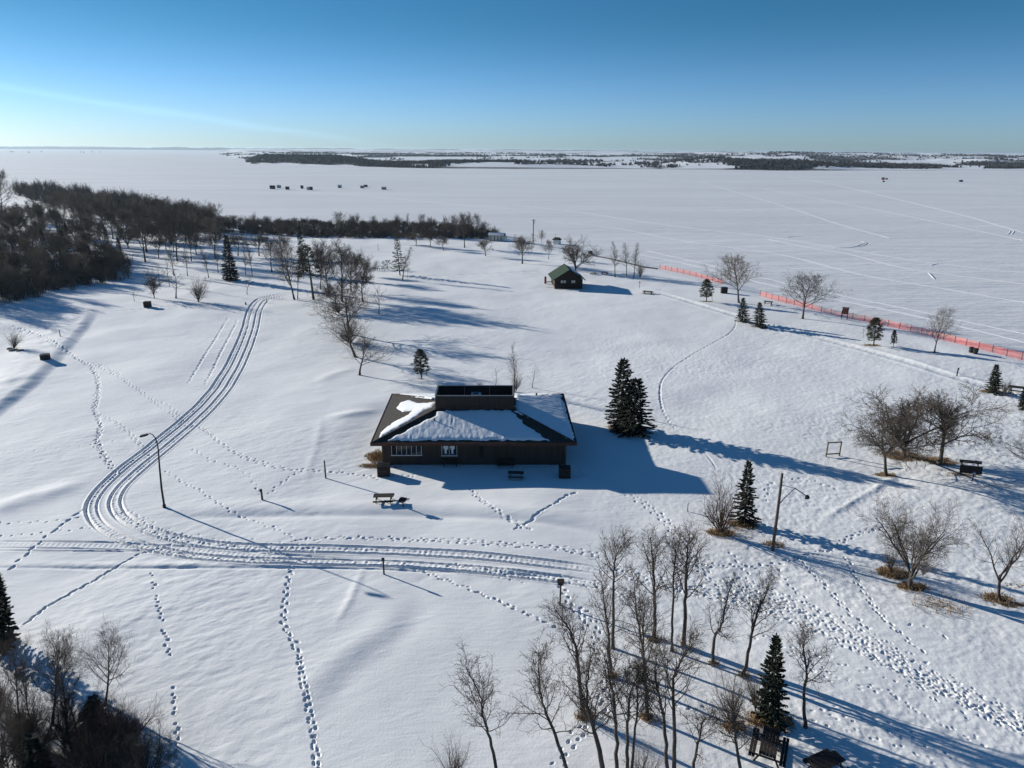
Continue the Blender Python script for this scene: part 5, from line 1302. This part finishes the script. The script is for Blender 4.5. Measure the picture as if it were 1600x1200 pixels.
q = MB(); q.box((0, -3.85, .08), (6.8, 1.3, .16)); q.build('porch_floor', M['wood'], ca_)
q = MB(); q.box((-1.6, -4.35, .75), (3.3, .08, .10)); q.box((1.4, -4.35, .55), (2.4, .08, .10)); q.build('porch_rail', M['darkwood'], ca_)
cp_ = thing('stone_pillar', 'brown pillar and low rail standing left of the log cabin', 'pillar', at(852, 443), .1)
q = MB(); q.box((0, 0, .8), (.5, .45, 1.9), bev=.05); q.build('pillar', M['redwood'], cp_); q = MB(); q.box((1.2, 0, .42), (2.0, .12, .18)); q.build('rail', M['darkwood'], cp_)
# kiosk
kb = at(870.5, 384)
ki = thing('kiosk_hut', 'tiny white hut with a black peaked roof near the utility pole', 'hut', kb+[0, 1.3, 0], math.radians(-32))
q = MB(); bw(q, -1.1, 1.1, -1.1, 1.1, -.3, 2.3); q.build('wall', M['white'], ki)
q = MB(); a = [(-1.5, -1.5, 2.25), (1.5, -1.5, 2.25), (1.5, 1.5, 2.25), (-1.5, 1.5, 2.25), (-.9, 0, 3.15), (.9, 0, 3.15)]; q.add(a, [(0, 1, 5, 4), (2, 3, 4, 5), (1, 2, 5), (3, 0, 4), (3, 2, 1, 0)]); q.build('roof', M['dark'], ki)
q = MB(); bw(q, -.45, .45, -1.13, -1.08, -.1, 1.95); kd_ = q.build('door', M['cream'], ki)
q = MB(); q.tube([(-1.25, .9, 0), (-1.25, .9, 4.3)], .05, 6); q.build('flag_pole', M['polewood'], ki)
# pavilion
vb = at(776, 377)
pv = thing('picnic_pavilion', 'low white park pavilion under a snowy roof at the end of the brush belt', 'pavilion', vb+[0, 2.0, 0], math.radians(-8))
q = MB(); bw(q, -2.7, 2.7, -1.7, 1.7, -.3, 2.0); q.build('wall', M['cream'], pv)
q = MB(); a = [(-3.2, -2.2, 1.98), (3.2, -2.2, 1.98), (3.2, 2.2, 1.98), (-3.2, 2.2, 1.98), (-3.2, 0, 2.9), (3.2, 0, 2.9)]; q.add(a, [(0, 1, 5, 4), (2, 3, 4, 5), (1, 2, 5), (3, 0, 4), (3, 2, 1, 0)]); pr_ = q.build('roof', M['shingle'], pv)
q = MB(); q.add([(-3.0, -2.0, 2.12), (3.0, -2.0, 2.12), (3.1, -.1, 2.93), (-3.1, -.1, 2.93)], [(0, 1, 2, 3)]); q.build('roof_snow', M['roofsnow'], pr_)
for x in (-1.9, -.6, .7, 1.9): q = MB(); bw(q, x-.14, x+.14, -1.76, -1.69, -.1, 1.95); q.build('dark_opening', M['darkwood'], pv)
# fishing huts on the ice
hcol = {'red': mat('hut_red', (0.10, 0.025, 0.02), 0.8), 'dark': M['bin'], 'grey': M['greymetal'], 'blue': M['blue'], 'white': M['white'], 'brown': M['log']}
def hut(label, x, y, w_, d_, h_, c, rz=0.1, flatr=False, grp='fishing huts on the ice'):
    b = flat(x, y, LAKE_Z); w_, d_, h_ = w_*.92, d_*.9, h_*.80
    t = thing('fishing_hut', label, 'fishing hut', b+[0, 0, .0], rz, grp)
    q = MB(); bw(q, -w_/2, w_/2, -d_/2, d_/2, .25, h_); q.build('body', hcol[c], t)
    q = MB(); a = [(-w_/2-.15, -d_/2-.15, h_+.02), (w_/2+.15, -d_/2-.15, h_+.02), (w_/2+.15, d_/2+.15, h_+.02), (-w_/2-.15, d_/2+.15, h_+.02)]; r_ = .15 if flatr else .6
    a += [(-w_/2-.15, 0, h_+r_), (w_/2+.15, 0, h_+r_)]; q.add(a, [(0, 1, 5, 4), (2, 3, 4, 5), (1, 2, 5), (3, 0, 4), (3, 2, 1, 0)]); q.build('roof', M['roofsnow'] if c in ('grey', 'white') else M['dark'], t)
    q = MB(); bw(q, -w_*.12, w_*.12, -d_/2-.05, -d_/2-.005, .35, h_*.82); q.build('door', M['wood'], t)
    q = MB(); bw(q, -w_/2, w_/2, -d_*.4, -d_*.3, -.02, .24); bw(q, -w_/2, w_/2, d_*.3, d_*.4, -.02, .24); q.build('skid', M['wood'], t)
hut('leftmost hut of the ice fishing camp', 426, 295.2, 4.6, 3, 3.0, 'dark')
hut('small hut second from the left, set a little behind', 436, 293.6, 3.6, 2.6, 2.4, 'grey')
hut('dark hut third from the left in the fishing camp', 449.3, 296.3, 3.2, 2.6, 2.5, 'dark')
hut('narrow dark hut in the middle of the camp', 472, 294.6, 2.4, 2.2, 2.6, 'brown')
hut('pale hut with a darker one touching it in the middle of the camp', 482, 296.7, 2.8, 2.4, 2.4, 'white')
hut('darker hut touching the pale one in the middle of the camp', 486.3, 296.8, 2.6, 2.4, 2.6, 'dark')
hut('lone hut between the two clusters of the camp', 531, 293.6, 3.4, 2.6, 2.6, 'grey')
hut('low pale hut in front of the flat dark one', 566, 294.0, 3.6, 2.6, 2.2, 'grey')
hut('flat dark hut behind the low pale one', 571.5, 292.2, 3.6, 2.6, 2.4, 'dark', flatr=True)
hut('rightmost hut of the fishing camp with a snowy top', 600, 296.2, 4.4, 2.8, 2.2, 'grey')
hut('reddish hut far out on the ice at right', 1379.5, 281, 3.2, 2.8, 3.0, 'red', grp='huts at the right on the ice')
hut('small hut just right of the reddish one on the ice', 1385, 280.6, 2.2, 2.2, 1.8, 'dark', grp='huts at the right on the ice')
hut('little box in front of the reddish hut on the ice', 1380.5, 284.6, 2.0, 2.0, 1.4, 'dark', grp='huts at the right on the ice')
hut('single hut by itself near the right edge of the ice', 1501, 284.2, 4.4, 2.6, 2.2, 'blue', grp='huts at the right on the ice')
for k, x in enumerate((17, 21, 45, 65, 126, 131, 144, 157)):
    hut('distant dark speck of a hut on the ice near the left horizon', x, 237.5+(k % 3)*.4, 9, 6, 4.5, 'dark', grp='farthest huts on the ice')
# dry grass blades where the snow has melted
gv = []; g_ = np.random.default_rng(99); GQ = []; k0 = 0
for (x, y, rx, ry, n, h) in ((1398, 897, 1.3, .8, 260, .55), (1427, 919, 1.3, .6, 160, .4), (1470, 945, 2.2, 1.6, 260, .3), (1127, 834, 1.2, .7, 220, .5), (1155, 822, 1.8, .9, 220, .4), (590, 716, 1.0, 1.3, 420, .7), (583, 728, 1.5, .6, 160, .35),
                        (1412, 713, 2.4, 1.3, 260, .3), (1468, 722, 1.8, 1.0, 180, .3), (968, 668, 1.2, 1.5, 260, .3), (1560, 936, 1.2, .8, 160, .4), (1205, 1128, 1.4, .9, 220, .35), (1146, 1136, .7, .5, 160, .5), (912, 1120, .5, .4, 120, .45), (1012, 1121, .5, .4, 120, .4), (956, 1057, .5, .4, 90, .35), (1022, 999, .5, .4, 90, .3), (1114, 1037, .4, .3, 70, .3), (1162, 1056, .4, .3, 70, .3), (1210, 851, 1.0, .6, 120, .3), (1362, 540, 1.5, .7, 140, .3)):
    c = at(x, y); rr = np.sqrt(g_.random(n)); th = g_.uniform(0, 6.28, n)
    X, Y = c[0]+rx*rr*np.cos(th), c[1]+ry*rr*np.sin(th); P = np.c_[X, Y, hs(X, Y)-.03]
    D = np.c_[g_.normal(0, .5, n), g_.normal(0, .5, n), np.ones(n)]
    V, Qd = quads_dir(P, D, h*g_.uniform(.5, 1.2, n), .035, g_); gv.append(V); GQ.append(Qd+k0); k0 += len(V)
dg = np_mesh('dry_grass', np.vstack(gv), np.vstack(GQ), M['straw'], smooth=False); dg['kind'] = 'stuff'; tag(dg, 'tufts of dry brown grass where the snow has melted', 'grass')
for kk_, L_ in PROTO.items():
    for root, a_, b_, used in L_:
        if not used:
            for ch in list(root.children): bpy.data.objects.remove(ch)
            bpy.data.objects.remove(root)
# ---------------------------------------------------------------- the air: thin winter haze
hm = bpy.data.materials.new('haze'); hm.use_nodes = True; ht = hm.node_tree; ht.nodes.clear()
ho = ht.nodes.new('ShaderNodeOutputMaterial'); hv_ = ht.nodes.new('ShaderNodeVolumePrincipled')
hv_.inputs['Color'].default_value = (0.62, 0.80, 0.95, 1); hv_.inputs['Density'].default_value = 5.0e-5; hv_.inputs['Anisotropy'].default_value = 0.3
ht.links.new(hv_.outputs[0], ho.inputs['Volume'])
q = MB(); q.box((0, 15000, 19.5), (120000, 90000, 52)); hz_ = q.build('haze', hm); hz_['kind'] = 'stuff'; tag(hz_, 'thin cold haze lying over the ice toward the horizon', 'haze')
print('script', round(time.time()-T0, 1))
